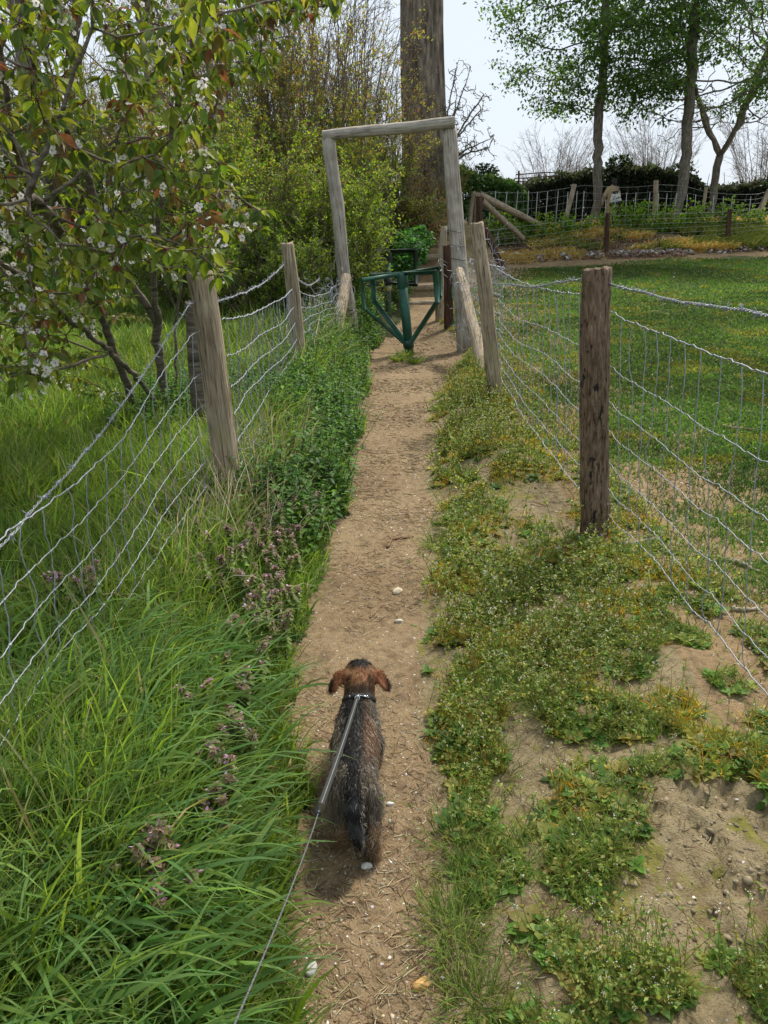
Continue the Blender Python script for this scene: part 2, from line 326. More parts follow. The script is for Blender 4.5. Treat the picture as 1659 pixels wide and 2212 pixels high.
# ------------------------------------------------------------------ ground sheets
def build_ground():
    xs = np.concatenate([-np.geomspace(1500, 3.2, 60), np.arange(-3.15, -1.2, .045), np.arange(-1.2, 2.0, .0165), np.arange(2.0, 4.6, .045), np.geomspace(4.65, 1500, 66)])
    ys = [-4.0]
    while ys[-1] < 1600:
        y = ys[-1]; ys.append(y + (.4 if y < .2 else max(.0165, .0075 * max(y, .1) ** 1.25 if y < 30 else .1 * y)))
    ys = np.array(ys); X, Y = np.meshgrid(xs, ys); Z = terrain(X, Y); nx = len(xs)
    V = np.stack([X, Y, Z], -1).reshape(-1, 3)
    i = np.arange(len(ys) - 1)[:, None] * nx + np.arange(nx - 1)[None]; F = np.stack([i, i + 1, i + nx + 1, i + nx], -1).reshape(-1, 4)
    cx = V[F].mean(1); x, y = cx[:, 0], cx[:, 1]
    wob = (fbm(y * 2.2, y * 0, 3) - .5) * .22 + (fbm(y * 9, y * 0, 6) - .5) * .08 + (vn(x * 30, y * 30, 2) - .5) * .05
    isl = x < pathL(y) + wob; isr = x > pathR(y) + wob * .7
    isp = ~isl & ~isr & (y > -2) & (y < 26)
    isf = (x > FENX(y) - .1) & isr & (y < 22.2) & (y > -3)
    isv = isr & ~isf & ~isp & (y < 26) & (x < 5) 
    isv &= ~isf
    gr = np.zeros(len(V)); uu, vv = uv_of(V)
    d = V[:, 0] - FENX(V[:, 1]); gr = np.where(V[:, 0] > FENX(V[:, 1]) - .1, .20 + .34 * sst(.2, 1.6, d) * sst(19.6, 18.4, V[:, 1] - .16 * (V[:, 0] - 4) + (fbm(V[:, 0] * .8, V[:, 1] * .8, 4) - .5) * 2) - .30 * sst(18.2, 19.2, V[:, 1] - .16 * (V[:, 0] - 4) + (fbm(V[:, 0] * .8, V[:, 1] * .8, 4) - .5) * 2), .385)
    def sheet(name, sel, mat, kind='structure'):
        f = F[sel]; used, inv = np.unique(f, return_inverse=True)
        c = np.repeat(gr[used][:, None], 3, 1)
        o = link(name, mesh(name, V[used], inv.reshape(f.shape), c, True), mat); tag(o, kind=kind); return o
    sheet('path', isp, M_path); sheet('field', isf & ~isp, M_field); sheet('verge_ground', isv & ~isp & ~isf, M_verge)
    sheet('ground', ~isp & ~isf & ~isv, M_soil)
build_ground()

# ------------------------------------------------------------------ posts
def post_mesh(L, r0, r1, seed=0, sides=28, rings=46, groove=.10, knots=2, crack=None, bend=0.):
    a = np.arange(sides) / sides * 2 * PI; h = np.linspace(0, 1, rings)
    A, H = np.meshgrid(a, h)
    g = fbm(np.cos(A) * 5 + 10 + np.sin(A) * 3, np.sin(A) * 5 + H * L * .9, seed, 3) - .5
    g2 = fbm(np.cos(A) * 14 + 30, np.sin(A) * 14 + H * L * 1.2, seed + 3, 2) - .5
    rad = (r0 + (r1 - r0) * H) * (1 + g * .22 + g2 * groove)
    rad = rad * (1 + .06 * (fbm(H * L * 4, H * 0 + seed, 2) - .5))
    if crack is not None:
        for (ca, h0, h1, dp, wd) in crack:
            da = np.abs((A - ca - .15 * (fbm(H * 6, H * 0 + ca, 4) - .5) + PI) % (2 * PI) - PI)
            rad = rad * (1 - dp * np.exp(-(da / wd) ** 2) * sst(h0, h0 + .04, H) * sst(h1, h1 - .05, H))
    X = rad * np.cos(A) + bend * np.sin(H * PI) + (fbm(H * 3, H * 0 + seed * 1.7, 1) - .5) * r0 * .5
    Y = rad * np.sin(A) + (fbm(H * 3, H * 0 + seed * 2.9, 5) - .5) * r0 * .5
    Z = H * L + (H > .999) * (fbm(np.cos(A) * 2 + seed, np.sin(A) * 2, 2) - .5) * .03
    V = np.stack([X, Y, Z], -1).reshape(-1, 3)
    i = np.arange(rings - 1)[:, None] * sides + np.arange(sides)[None]; j = np.arange(rings - 1)[:, None] * sides + (np.arange(sides)[None] + 1) % sides
    F = [np.stack([i, j, j + sides, i + sides], -1).reshape(-1, 4)]
    top = V[-sides:]; c = top.mean(0)
    r1_ = c + (top - c) * .93 + [0, 0, .004]; r2_ = c + (top - c) * .45 + np.stack([np.zeros(sides), np.zeros(sides), (vn(np.arange(sides) * .7, np.zeros(sides), seed) - .5) * .012], -1)
    n0 = len(V); V = np.concatenate([V, r1_, r2_, [c]])
    k = np.arange(sides); k2 = (k + 1) % sides; b0 = n0 - sides
    F[0] = np.concatenate([F[0], np.stack([b0 + k, b0 + k2, n0 + k2, n0 + k], -1), np.stack([n0 + k, n0 + k2, n0 + sides + k2, n0 + sides + k], -1)])
    F.append(np.stack([n0 + sides + k, n0 + sides + k2, np.full(sides, n0 + 2 * sides)], -1)); return V, F
def post(name, a, b, r0, r1, mat, parent=None, seed=0, bury=.12, **kw):
    a = np.array(a, float); b = np.array(b, float); d = nrm(b - a); a = a - d * bury; L = np.linalg.norm(b - a)
    V, F = post_mesh(L, r0, r1, seed, **kw); m = mesh(name, V, F, None, True)
    o = link(name, m, mat, parent); q = Vector(d).to_track_quat('Z', 'Y')
    o.rotation_mode = 'QUATERNION'; o.rotation_quaternion = q
    base = ORG[parent.name] if parent is not None else np.zeros(3); o.location = tuple(a - base); ORG[o.name] = a; return o
# ------------------------------------------------------------------ wires
def onz(x, y): return float(terrain(x, y))
def wobble(p, amp, seed, freq=6.):
    s = np.concatenate([[0], np.cumsum(np.linalg.norm(np.diff(p, axis=0), axis=1))])
    q = p.copy(); q[:, 2] += (fbm(s * freq, s * 0 + seed, seed % 7, 2) - .5) * amp; q[:, 0] += (fbm(s * freq, s * 0 + seed + 5, 3, 2) - .5) * amp; return q
def barbed(p, r=.0016, helix=.0032, pitch=.05, step=.0125, barb=.11, seed=0, sides=4):
    """two twisted strands with four-point barbs along polyline p"""
    s = np.concatenate([[0], np.cumsum(np.linalg.norm(np.diff(p, axis=0), axis=1))]); n = max(8, int(s[-1] / step)); q = np.linspace(0, s[-1], n)
    c = np.stack([np.interp(q, s, p[:, k]) for k in range(3)], -1); c = wobble(c, .012, seed, 5)
    T = nrm(np.gradient(c, axis=0)); A = nrm(np.cross(T, [[0, 0, 1.]])); B = np.cross(A, T); ph = q / pitch * 2 * PI
    parts = []
    for o in (0, PI):
        h = c + helix * (np.cos(ph + o)[:, None] * A + np.sin(ph + o)[:, None] * B); V, F = tubes(h, np.full(n, r), sides); parts.append((V, F, (1, 1, 1)))
    rr = np.random.default_rng(seed + 9); nb = int(s[-1] / barb)
    if nb:
        k = np.clip(((np.arange(nb) + .5 + rr.uniform(-.12, .12, nb)) * barb / s[-1] * n).astype(int), 0, n - 1)
        for j in range(4):
            a = rr.uniform(0, 2 * PI, nb); d = np.cos(a)[:, None] * A[k] + np.sin(a)[:, None] * B[k] + T[k] * rr.uniform(-.6, .6, (nb, 1))
            pl = np.stack([c[k] - d * .006 + T[k] * (j - 1.5) * .003, c[k] + d * .008 + T[k] * (j - 1.5) * .003, c[k] + nrm(d) * .021 + T[k] * (j - 1.5) * .004], 1)
            V, F = tubes(pl, np.array([r * .9, r * .9, r * .35]), 4); parts.append((V, F, (1, 1, 1)))
        kn = np.stack([c[k] - T[k] * .009, c[k] + T[k] * .009], 1); V, F = tubes(kn, np.full(2, helix + r * 1.25), 6); parts.append((V, F, (1, 1, 1)))
    V, F, c_ = join(parts); return V, F
def netting(path, top, fr, stay=.15, r=.0019, rs=.0013, bulge=.05, seed=0, upper_bend=.05, sides=5, crimp=.0042, lo=.02, knots=True, broken=.0, lean=(0., 0.)):
    """stock netting: path (m,2) plan line, top(s)->absolute height of top wire, fr fractions of the line wires"""
    rr = np.random.default_rng(seed); path = np.asarray(path, float)
    s = np.concatenate([[0], np.cumsum(np.linalg.norm(np.diff(path, axis=0), axis=1))]); L = s[-1]
    xy = lambda q: np.stack([np.interp(q, s, path[:, 0]), np.interp(q, s, path[:, 1])], -1)
    def pos(q, i):
        p = xy(q); g = terrain(p[:, 0], p[:, 1]) + lo; t = top(q); z = g + (t - g) * fr[i]
        z = z + (fbm(q * .9, q * 0 + i * .7, seed % 5, 2) - .5) * .05 * (i > 0)
        off = np.sqrt(np.clip(np.sin(np.clip(q / L, 0, 1) * PI), 0, 1)) * bulge * (fbm(q * .8, q * 0 + i * .35, (seed + 3) % 7, 2) - .5) * 2
        tt = nrm(np.gradient(p, axis=0)) if len(q) > 2 else np.tile(nrm(path[-1] - path[0]), (len(q), 1))
        nn = np.stack([-tt[:, 1], tt[:, 0]], -1); p = p + nn * off[:, None] + (z - g)[:, None] * np.array(lean); return np.concatenate([p, z[:, None]], 1), tt
    parts = []; q = np.arange(0, L, .012 if sides > 4 else .05); ns = int(L / stay); st = (np.arange(ns) + .5) * stay
    sh = np.cumsum(rr.normal(0, .012, (len(fr), ns)), 0); sh += upper_bend * (vn(st * .9, st * 0, 2) - .2)[None] * np.linspace(1, 0, len(fr))[:, None] ** 2
    K = []
    for i in range(len(fr)):
        p, _ = pos(q, i); ph = q / stay * 2 * PI
        if crimp: p[:, 2] += crimp * np.exp(-(((q / stay + .38) % 1 - .5) / .13) ** 2) * 1.6 * np.where(np.sin(ph * .5) > 0, 1, -.6) + crimp * .5 * (vn(q * 22, q * 0 + i, 3) - .5)
        V, F = tubes(p, np.full(len(q), r * (1.35 if i in (0, len(fr) - 1) else 1)), sides, False); parts.append((V, F, (1, 1, 1)))
        qi = np.clip(st + sh[i], 0, L - .001); K.append(np.stack([np.interp(qi, q, p[:, k]) for k in range(3)], -1))
    K = np.stack(K, 1)                                       # stays, wires, 3
    for i in range(len(fr) - 1):
        a, b = K[:, i], K[:, i + 1]; keep = rr.random(ns) > broken; a, b = a[keep], b[keep]
        t = np.linspace(0, 1, 6)[None, :, None]; side = rr.normal(0, .007, (len(a), 1, 3)) * [[[1, 1, 0]]]
        if i == 0: side = side + np.array([[[0, 1, 0]]]) * rr.uniform(-.035, .02, (len(a), 1, 1)) * (upper_bend > 0)
        pl = a[:, None] * (1 - t) + b[:, None] * t + side * np.sin(t * PI) + rr.normal(0, .0012, (len(a), 6, 3))
        V, F = tubes(pl, np.full((len(a), 6), rs), 4, False); parts.append((V, F, (1, 1, 1)))
    if knots:
        kk = K.reshape(-1, 3); tt = np.tile(np.append(nrm(path[-1] - path[0]), 0), (len(kk), 1))
        V, F = tubes(np.stack([kk - tt * .007, kk, kk + tt * .007], 1), np.array([r * 1.5, r * 2.7, r * 1.5]), 6); parts.append((V, F, (1, 1, 1)))
    V, F, _ = join(parts); return V, F
FR7 = [1, .81, .645, .49, .35, .22, .09]

# --- left-hand fence
def gp(x, y, dz=0): return np.array([x, y, onz(x, y) + dz])
A1 = G(508, 1108); A1t = P(432, 590, A1[1] - .02)
B1 = G(650, 822); B1t = P(622, 526, B1[1] - .02)
Lline = np.array([(-.86, -.6), (-.92, .8), (-.98, 2.0), (A1[0] - .07, A1[1])])
FA, FB = (A1[0] - .07, A1[1]), (-.98, 2.0)
fl = thing('wire_fence', 'leaning weathered posts with netting and barbed wire in tall grass beside the cherry tree', 'wire fence', A1)
post('fence_post', A1, A1t, .070, .061, M_post, fl, 1, crack=[(-1.3, .05, .75, .16, .07), (-2.2, .4, 1.0, .10, .05)])
post('fence_post', B1, B1t, .064, .056, M_post, fl, 2, crack=[(-1.6, .1, .9, .12, .06)])
LNL = (A1t - A1)[:2] / (A1t - A1)[2] * .9
# heights of the two upper wires read along the fence line
def heights(pts, A, B):
    q = [onplane(u, v, A, B) for u, v in pts]; q.sort(key=lambda p: p[1]); return np.array([p[1] for p in q]), np.array([p[2] for p in q])
ty, tz = heights([(412, 722), (346, 803), (257, 946), (153, 1041), (82, 1096), (0, 1141)], FA, FB)
by, bz = heights([(412, 655), (282, 847), (188, 978), (89, 1079), (35, 1138), (0, 1172)], FA, FB)
def plan(line, n=60):
    s = np.concatenate([[0], np.cumsum(np.linalg.norm(np.diff(line, axis=0), axis=1))]); q = np.linspace(0, s[-1], n); return np.stack([np.interp(q, s, line[:, 0]), np.interp(q, s, line[:, 1])], -1)
Lp = plan(Lline); Ls = np.concatenate([[0], np.cumsum(np.linalg.norm(np.diff(Lp, axis=0), axis=1))])
topL = lambda q: np.interp(np.interp(q, Ls, Lp[:, 1]), ty, tz)
V1, F1 = netting(Lp, topL, FR7, seed=3, bulge=.03, upper_bend=.06, r=.0017, rs=.0017)
X2 = np.array([(A1[0] + .06, A1[1] + .04), ((A1[0] + B1[0]) / 2 - .02, 5.9), (B1[0] + .02, B1[1])]); P2 = plan(X2); s2 = np.linalg.norm(P2[-1] - P2[0])
h0, h1 = P(470, 692, A1[1])[2], P(628, 623, B1[1])[2]
V2, F2 = netting(P2, lambda q: h0 + (h1 - h0) * np.clip(q / s2, 0, 1) - .05 * np.sin(np.clip(q / s2, 0, 1) * PI), FR7, seed=8, bulge=.07, lean=LNL, r=.0026, rs=.0022)
BL = np.array([P(740, 640, 10.8)[0], 10.8]); P3 = plan(np.array([(B1[0], B1[1]), ((B1[0] + BL[0]) / 2 - .03, 9.1), tuple(BL)])); s3 = np.linalg.norm(P3[-1] - P3[0])
hB = P(735, 612, 10.8)[2]
V3, F3 = netting(P3, lambda q: h1 + (hB - h1) * np.clip(q / s3, 0, 1) - .12 * np.sin(np.clip(q / s3, 0, 1) * PI), FR7, seed=21, bulge=.16, r=.003, rs=.0024, stay=.17)
def curls(c, n, rad, seed, r=.0022, k=14, ext=(1, 1, 1)):
    rr = np.random.default_rng(seed); st = c + rr.normal(0, 1, (n, 3)) * rad * np.array(ext); d = rdir(n, rr); out = [st]
    for i in range(k): d = nrm(d + rr.normal(0, .55, (n, 3))); st = st + d * rad * .28; st = st * .93 + (c + (st - c) * .9) * .07; out.append(st)
    return tubes(np.stack(out, 1), np.full((n, k + 1), r), 4)
V4, F4 = curls(P(715, 640, 10.3) , 26, .16, 5, .0028, ext=(1.1, 1.2, .9)); V5, F5 = curls(P(500, 1010, A1[1] + .1), 10, .10, 6, .0016)
Vn, Fn, _ = join([(V1, F1, (1, 1, 1)), (V2, F2, (1, 1, 1)), (V3, F3, (1, 1, 1)), (V4, F4, (1, 1, 1)), (V5, F5, (1, 1, 1))])
obj('wire_netting', Vn, Fn, M_wire, fl)
pb = np.concatenate([Lp, np.interp(Lp[:, 1], by, bz)[:, None]], 1)
Va, Fa = barbed(pb, seed=1)
qa, qb = P(460, 655, A1[1]), P(618, 566, B1[1]); t = np.linspace(0, 1, 30)[:, None]; pc = qa * (1 - t) + qb * t - np.array([0, 0, .05]) * np.sin(t * PI); Vb, Fb = barbed(pc, r=.002, seed=2)
qc = P(690, 600, 10.); pc = qb * (1 - t) + qc * t - np.array([0, 0, .14]) * np.sin(t * PI); Vc, Fc = barbed(pc, r=.0024, seed=4)
V, F, _ = join([(Va, Fa, (1, 1, 1)), (Vb, Fb, (1, 1, 1)), (Vc, Fc, (1, 1, 1))]); obj('barbed_wire', V, F, M_wire, fl)
# stake behind the fence
s0 = P(432, 885, 5.3); s0[2] = max(s0[2], onz(s0[0], s0[1])); s1 = P(414, 655, 5.3)
o = post('wooden_stake', s0, s1, .055, .05, M_barkc, None, 4, bury=.25, groove=.2); tag(o, 'short bark covered stake standing just behind the nearest left fence post', 'stake')

# --- right-hand fence
C1 = G(1283, 1152); C1t = P(1287, 582, C1[1] - .01)
D1 = G(1070, 852); D1t = P(1031, 482, D1[1] - .05)
fr_ = thing('wire_fence', 'stock netting on a thick cracked brown post and a slim grey post bordering the pasture', 'wire fence', C1)
post('fence_post', C1, C1t, .074, .070, M_postd, fr_, 5, groove=.16, crack=[(-1.63, .5, 1.1, .22, .05), (-.6, .1, .5, .12, .05), (-2.4, .3, .8, .1, .04)])
post('fence_post', D1, D1t, .070, .055, M_post, fr_, 6, groove=.16, bend=.02)
FRr = [1, .77, .61, .48, .34, .215, .10]
WX = C1[0] + .066; LNR = ((C1t - C1)[:2] / (C1t - C1)[2])
Rl = plan(np.array([(WX + .02, -.5), (WX + .03, 1.5), (WX, C1[1])])); lr = np.concatenate([[0], np.cumsum(np.linalg.norm(np.diff(Rl, axis=0), axis=1))])
ry, rz = heights([(1314, 650), (1380, 690), (1480, 728), (1580, 768), (1659, 795)], (WX, C1[1]), (WX + .02, 1.5))
ry2, rz2 = heights([(1314, 600), (1420, 629), (1540, 655), (1659, 670)], (WX, C1[1]), (WX + .02, 1.5))
topR = lambda q: np.interp(np.interp(q, lr, Rl[:, 1]), ry, rz)
V1, F1 = netting(Rl, topR, FRr, seed=31, bulge=.02, upper_bend=.10, r=.0019, rs=.0020, lean=LNR)
R2 = plan(np.array([(C1[0] + .02, C1[1] + .07), ((C1[0] + D1[0]) / 2 + .03, 5.5), (D1[0] + .05, D1[1])])); l2 = np.linalg.norm(R2[-1] - R2[0])
g0, g1 = P(1262, 640, C1[1])[2], P(1045, 580, D1[1])[2]
V2, F2 = netting(R2, lambda q: g0 + (g1 - g0) * np.clip(q / l2, 0, 1) - .06 * np.sin(np.clip(q / l2, 0, 1) * PI), FRr, seed=37, bulge=.04, upper_bend=.10, r=.0022, rs=.0022, lean=LNR)
E1 = np.array([P(1012, 770, 10.9)[0], 10.9]); R3 = plan(np.array([(D1[0] + .05, D1[1]), (1.16, 9.), tuple(E1)])); l3 = np.linalg.norm(R3[-1] - R3[0]); g2 = P(990, 560, 10.9)[2]
V3, F3 = netting(R3, lambda q: g1 + (g2 - g1) * np.clip(q / l3, 0, 1), FRr, seed=39, bulge=.05, r=.003, rs=.0022)
V4, F4 = curls(P(1022, 585, 9.6), 34, .15, 15, .0026, ext=(1.3, 1.6, .9)); V5, F5 = curls(P(1012, 680, 9.8), 22, .14, 16, .0022, ext=(.8, 1.5, 1.6))
V, F, _ = join([(V1, F1, (1, 1, 1)), (V2, F2, (1, 1, 1)), (V3, F3, (1, 1, 1)), (V4, F4, (1, 1, 1)), (V5, F5, (1, 1, 1))]); obj('wire_netting', V, F, M_wire, fr_)
pb = np.concatenate([Rl, np.interp(Rl[:, 1], ry2, rz2)[:, None]], 1); pb[:, 0] += LNR[0] * 1.35; Va, Fa = barbed(pb, r=.0022, helix=.004, seed=11)
qa, qb, qc = P(1262, 601, C1[1]), P(1150, 620, 5.6), P(1062, 612, 7.4); t = np.linspace(0, 1, 20)[:, None]
Vb, Fb = barbed(np.concatenate([qa * (1 - t) + qb * t, (qb * (1 - t) + qc * t)[1:]]), r=.002, seed=12)
V, F, _ = join([(Va, Fa, (1, 1, 1)), (Vb, Fb, (1, 1, 1))]); obj('barbed_wire', V, F, M_wire, fr_)

# --- timber gateway over the path
gl0 = P(757, 700, 11.2); gl0[2] = onz(gl0[0], 11.2); gl1 = P(712, 300, 11.2)
gr0 = P(1006, 765, 10.9); gr0[2] = onz(gr0[0], 10.9); gr1 = P(969, 279, 11.2)
gw = thing('wooden_gateway', 'tall silvery gateway of two crooked round posts and a crossbar over the turnstile', 'gateway', (gl0 + gr0) / 2)
post('gatepost', gl0, gl1, .098, .085, M_grey, gw, 7, rings=60, crack=[(-1.5, .1, .9, .08, .05)])
post('gatepost', gr0, gr1, .125, .095, M_grey, gw, 8, rings=60, crack=[(-1.2, .2, .95, .10, .05), (-2., .0, .6, .1, .04)])
ca, cb = P(697, 297, 11.15), P(981, 268, 11.1); post('crossbar', ca + [0, 0, .02], cb + [0, 0, .02], .062, .072, M_grey, gw, 9, bury=0, rings=60)
b0 = G(728, 722); b1 = P(747, 600, 10.95); post('brace', b0, b1, .085, .07, M_post, gw, 10, bury=.1)
b0 = P(1046, 842, 8.3); b0[2] = onz(b0[0], 8.3); b1 = P(992, 585, 10.6); post('brace', b0, b1, .075, .06, M_post, gw, 12, bury=.1, crack=[(-1.4, .3, .9, .2, .06)])
for (u, v, Y, rr_) in ((746, 598, 11.2, .098), (747, 604, 11.2, .1), (755, 668, 11.2, .103), (988, 560, 11, .115), (980, 500, 11, .108), (985, 530, 11, .112)):
    c = P(u, v, Y); a = np.linspace(0, 2 * PI, 25); V, F = tubes(np.stack([c[0] + rr_ * np.cos(a), c[1] + rr_ * np.sin(a), c[2] + .012 * np.sin(a * 2)], -1), np.full(25, .005), 5); obj('tie_wire', V, F, M_black, gw)

# --- turnstiles
def tube_ring(a, b, r, n=28): return tubes(np.array([a, b]), np.array([r, r]), n)
def turnstile(label, base, top, r, L, drop, mats, rot, low, group=None):
    base = np.array(base, float); top = np.array(top, float); ax = nrm(top - base); H = np.linalg.norm(top - base)
    t_ = thing('turnstile', label, 'turnstile', base, group)
    nn = 28; q = np.array([0, 0, .12, H - .20, H - .20]); V, F = tubes(np.array([base - ax * .2, base + ax * (H - .02)]), np.array([r, r]), nn); obj('post', V, F, mats[0], t_, smooth=False).data.shade_smooth()
    s = [base + ax * (H - .19), base + ax * (H - .185), base + ax * (H - .012), base + ax * H]
    V, F = tubes(np.array(s), np.array([r + .010, r + .014, r + .014, r + .008]), nn); obj('sleeve', V, F, mats[1], t_)
    s = [base + ax * (low - .05), base + ax * (low + .05)]; V, F = tubes(np.array(s), np.array([r + .012, r + .012]), nn); obj('collar', V, F, mats[1], t_)
    for k in range(4):
        a = rot + k * PI / 2; d = np.array([math.cos(a), math.sin(a), 0.]); d = nrm(d - ax * (d @ ax)); hub = top + ax * .015
        tip = hub + d * L; kn = tip - ax * drop; foot = base + ax * low + d * (r + .01)
        parts = [(*angle_iron(hub - d * .0, tip, .05, .008, up=ax), (1, 1, 1)), (*angle_iron(tip + ax * .0, kn, .05, .008, up=d, flip=-1), (1, 1, 1)), (*angle_iron(kn - d * .002, foot, .048, .008, up=d, flip=-1), (1, 1, 1))]
        parts += [(*tubes(np.array([tip - d * .02 - ax * .03 + 0, tip - d * .02 + ax * .012]), np.array([.009, .009]), 6), (1, 1, 1))]
        V, F, _ = join(parts); obj('arm', V, F, mats[2], t_)
    return t_
tb = P(884, 762, 10.9); tb[2] = onz(tb[0], 10.9); tt = P(868, 590, 10.9)
T1 = turnstile('dark green steel turnstile with four angle iron arms beneath the wooden gateway', tb, tt, .064, .70, .40, (M_green, M_green, M_green), R(38), .13)
tb2 = G(839, 682); tt2 = P(837, 541, tb2[1])
T2 = turnstile('smaller blackish turnstile on a faded pipe, further along the path behind the green one', tb2, tt2, .052, .66, .52, (M_ggreen, M_black, M_dgreen), R(44), .55)
M_tape = plain('yellow_sticker', (.42, .40, .16), rough=.6)
ax2 = nrm(tt2 - tb2); s = [tb2 + ax2 * .40, tb2 + ax2 * .48]; V, F = tubes(np.array(s), np.array([.0545, .0545]), 24); obj('sticker', V, F, M_tape, T2)
s = [tb2 + ax2 * .62, tb2 + ax2 * .68]; V, F = tubes(np.array(s), np.array([.0545, .0545]), 24); obj('sticker', V, F, M_tape, T2)

# --- log steps climbing behind the turnstiles
st_ = thing('log_steps', 'worn earth steps edged with round logs climbing to the hedge behind the turnstiles', 'steps', (1.3, STEPS[0][0], STEPS[0][1]))
for k, (y, h) in enumerate(STEPS):
    xa, xb = float(pathL(y)) - .12, float(pathR(y)) + .12
    post('log', (xa, y - .05, h - .04), (xb, y - .03, h - .05 + .02 * (k % 2)), .075, .068, M_post, st_, 30 + k, bury=0, rings=24, sides=18)

# --- posts past the gateway
fs = thing('wire_fence', 'crooked grey stake and split brown stake with green plastic net beside the steps', 'wire fence', G(962, 668, 20))
q0 = P(951, 640, 13.4); q0[2] = onz(q0[0], 13.4); post('fence_post', q0, P(960, 490, 13.6), .07, .055, M_post, fs, 13, bend=.03)
q0 = P(971, 668, 12.6); q0[2] = onz(q0[0], 12.6); post('fence_post', q0, P(965, 531, 12.6), .075, .06, M_brown, fs, 14, groove=.3)
Rn = plan(np.array([(P(1003, 640, 11.1)[0], 11.1), (P(975, 640, 12.7)[0], 12.7), (P(957, 600, 13.5)[0], 13.5)]))
V, F = netting(Rn, lambda q: terrain(np.interp(q, [0, 3], [1.5, 1.5]), 12 + q * 0) + 1.0, list(np.linspace(1, .02, 12)), stay=.07, r=.003, rs=.003, sides=4, crimp=0, knots=False, bulge=.05, upper_bend=0)
obj('plastic_net', V, F, M_gnet, fs)
o = tag(obj('metal_pipe', *tubes(np.array([P(1016, 703, 9.4), P(1037, 699, 9.2)]), np.array([.016, .016]), 10), M_wire), 'short bright metal tube stuck between the leaning brace and the slim grey post', 'pipe')

# --- corner with diagonal rails and the far pasture fence
yc = 18.6
cf = thing('wire_fence', 'brown stakes carrying fine netting along the rubble edge of the pasture', 'wire fence', gp(P(1034, 540, yc)[0], yc))
q1 = P(1033, 417, yc + .2); q0 = P(1024, 560, yc + .2); q0[2] = onz(q0[0], yc); post('fence_post', q0, q1, .06, .055, M_post, cf, 15)
q1 = P(1036, 424, yc); q0 = P(1034, 560, yc); q0[2] = onz(q0[0], yc); post('fence_post', q0, q1, .075, .07, M_brown, cf, 16, groove=.3)
q0 = P(1086, 574, 18.3); q0[2] = onz(q0[0], q0[1]); post('brace', q0, P(1040, 476, 18.5), .085, .07, M_brown, cf, 17)
FBp = []
for (u0, v0, u1, v1, Y) in ((1308, 553, 1312, 461, 20.6), (1571, 528, 1577, 452, 21.2), (1880, 500, 1890, 425, 21.9)):
    a = P(u0, v0, Y); a[2] = onz(a[0], Y) - .02; b = P(u1, v1, Y); FBp.append((a, b)); post('fence_post', a, b, .062, .058, M_brown, cf, 18 + len(FBp), groove=.25)
a0 = np.array([P(1034, 560, yc)[0], yc, 0])
line = plan(np.array([a0[:2]] + [p[0][:2] for p in FBp]), 80); ll = np.concatenate([[0], np.cumsum(np.linalg.norm(np.diff(line, axis=0), axis=1))])
zt = np.interp(line[:, 1], [yc] + [p[0][1] for p in FBp], [P(1034, 500, yc)[2]] + [p[1][2] - .06 for p in FBp])
V, F = netting(line, lambda q: np.interp(q, ll, zt), [1, .86, .72, .58, .44, .3, .18, .06], stay=.3, r=.0026, rs=.0020, sides=4, crimp=0, knots=False, bulge=.03, upper_bend=0, seed=50)
obj('wire_netting', V, F, M_wired, cf)
# upper fence before the hedge: grey posts, taller netting, two long diagonal rails
uf = thing('wire_fence', 'slanting grey posts and tall netting before the dark hedge, braced by two long rails', 'wire fence', gp(P(1240, 505, 22.8)[0], 22.8))
FU = []
for k, (u0, v0, u1, v1, Y, r_) in enumerate(((1007, 536, 1023, 414, 20.3, .062), (1214, 502, 1241, 398, 22.6, .07), (1414, 492, 1417, 390, 23.2, .075), (1512, 512, 1525, 405, 23.0, .05), (1625, 487, 1662, 410, 23.4, .075), (1850, 470, 1862, 380, 23.6, .075))):
    a = P(u0, v0, Y); a[2] = min(a[2], onz(a[0], Y)); b = P(u1, v1, Y); FU.append((a, b)); post('fence_post', a, b, r_, r_ * .88, M_post, uf, 60 + k)
post('rail', P(1033, 419, 20.2), P(1172, 490, 22.0), .085, .08, M_post, uf, 70, bury=0, rings=60)
post('rail', P(1040, 434, 20.1), P(1131, 516, 21.2), .07, .065, M_post, uf, 71, bury=0, rings=60)
line = plan(np.array([p[0][:2] for p in FU]), 100); ll = np.concatenate([[0], np.cumsum(np.linalg.norm(np.diff(line, axis=0), axis=1))])
xs_ = np.array([p[0][0] for p in FU]); zt = np.interp(line[:, 0], xs_, [p[1][2] - .04 for p in FU]); zt = zt - .10 * np.abs(np.sin(line[:, 0] * 1.1))
V, F = netting(line, lambda q: np.interp(q, ll, zt), [1, .84, .68, .52, .36, .22, .08], stay=.32, r=.0030, rs=.0022, sides=4, crimp=0, knots=False, bulge=.06, upper_bend=0, seed=51)
obj('wire_netting', V, F, M_wired, uf)
# woven hurdle seen over the hedge dip
hz = P(1180, 398, 27); hb = thing('hurdle_fence', 'dark woven hurdle panel showing above the hedge left of the first tree', 'hurdle fence', gp(hz[0], 27))
parts = []
for k in range(9):
    z = hz[2] - .55 + k * .11; a = np.linspace(-1.0, 1.3, 24); parts.append((*tubes(np.stack([hz[0] + a, 27 + .03 * np.sin(a * 9 + k * PI), z + .02 * np.sin(a * 3 + k)], -1), np.full(24, .018), 5), (1, 1, 1)))
V, F, _ = join(parts); obj('woven_rods', V, F, M_brown, hb)
for k in range(4): post('stake', (hz[0] - .9 + k * .65, 27, onz(hz[0], 27)), (hz[0] - .9 + k * .65, 27, hz[2] + .42 - .1 * (k % 2)), .035, .03, M_brown, hb, 80 + k, rings=20, sides=10)
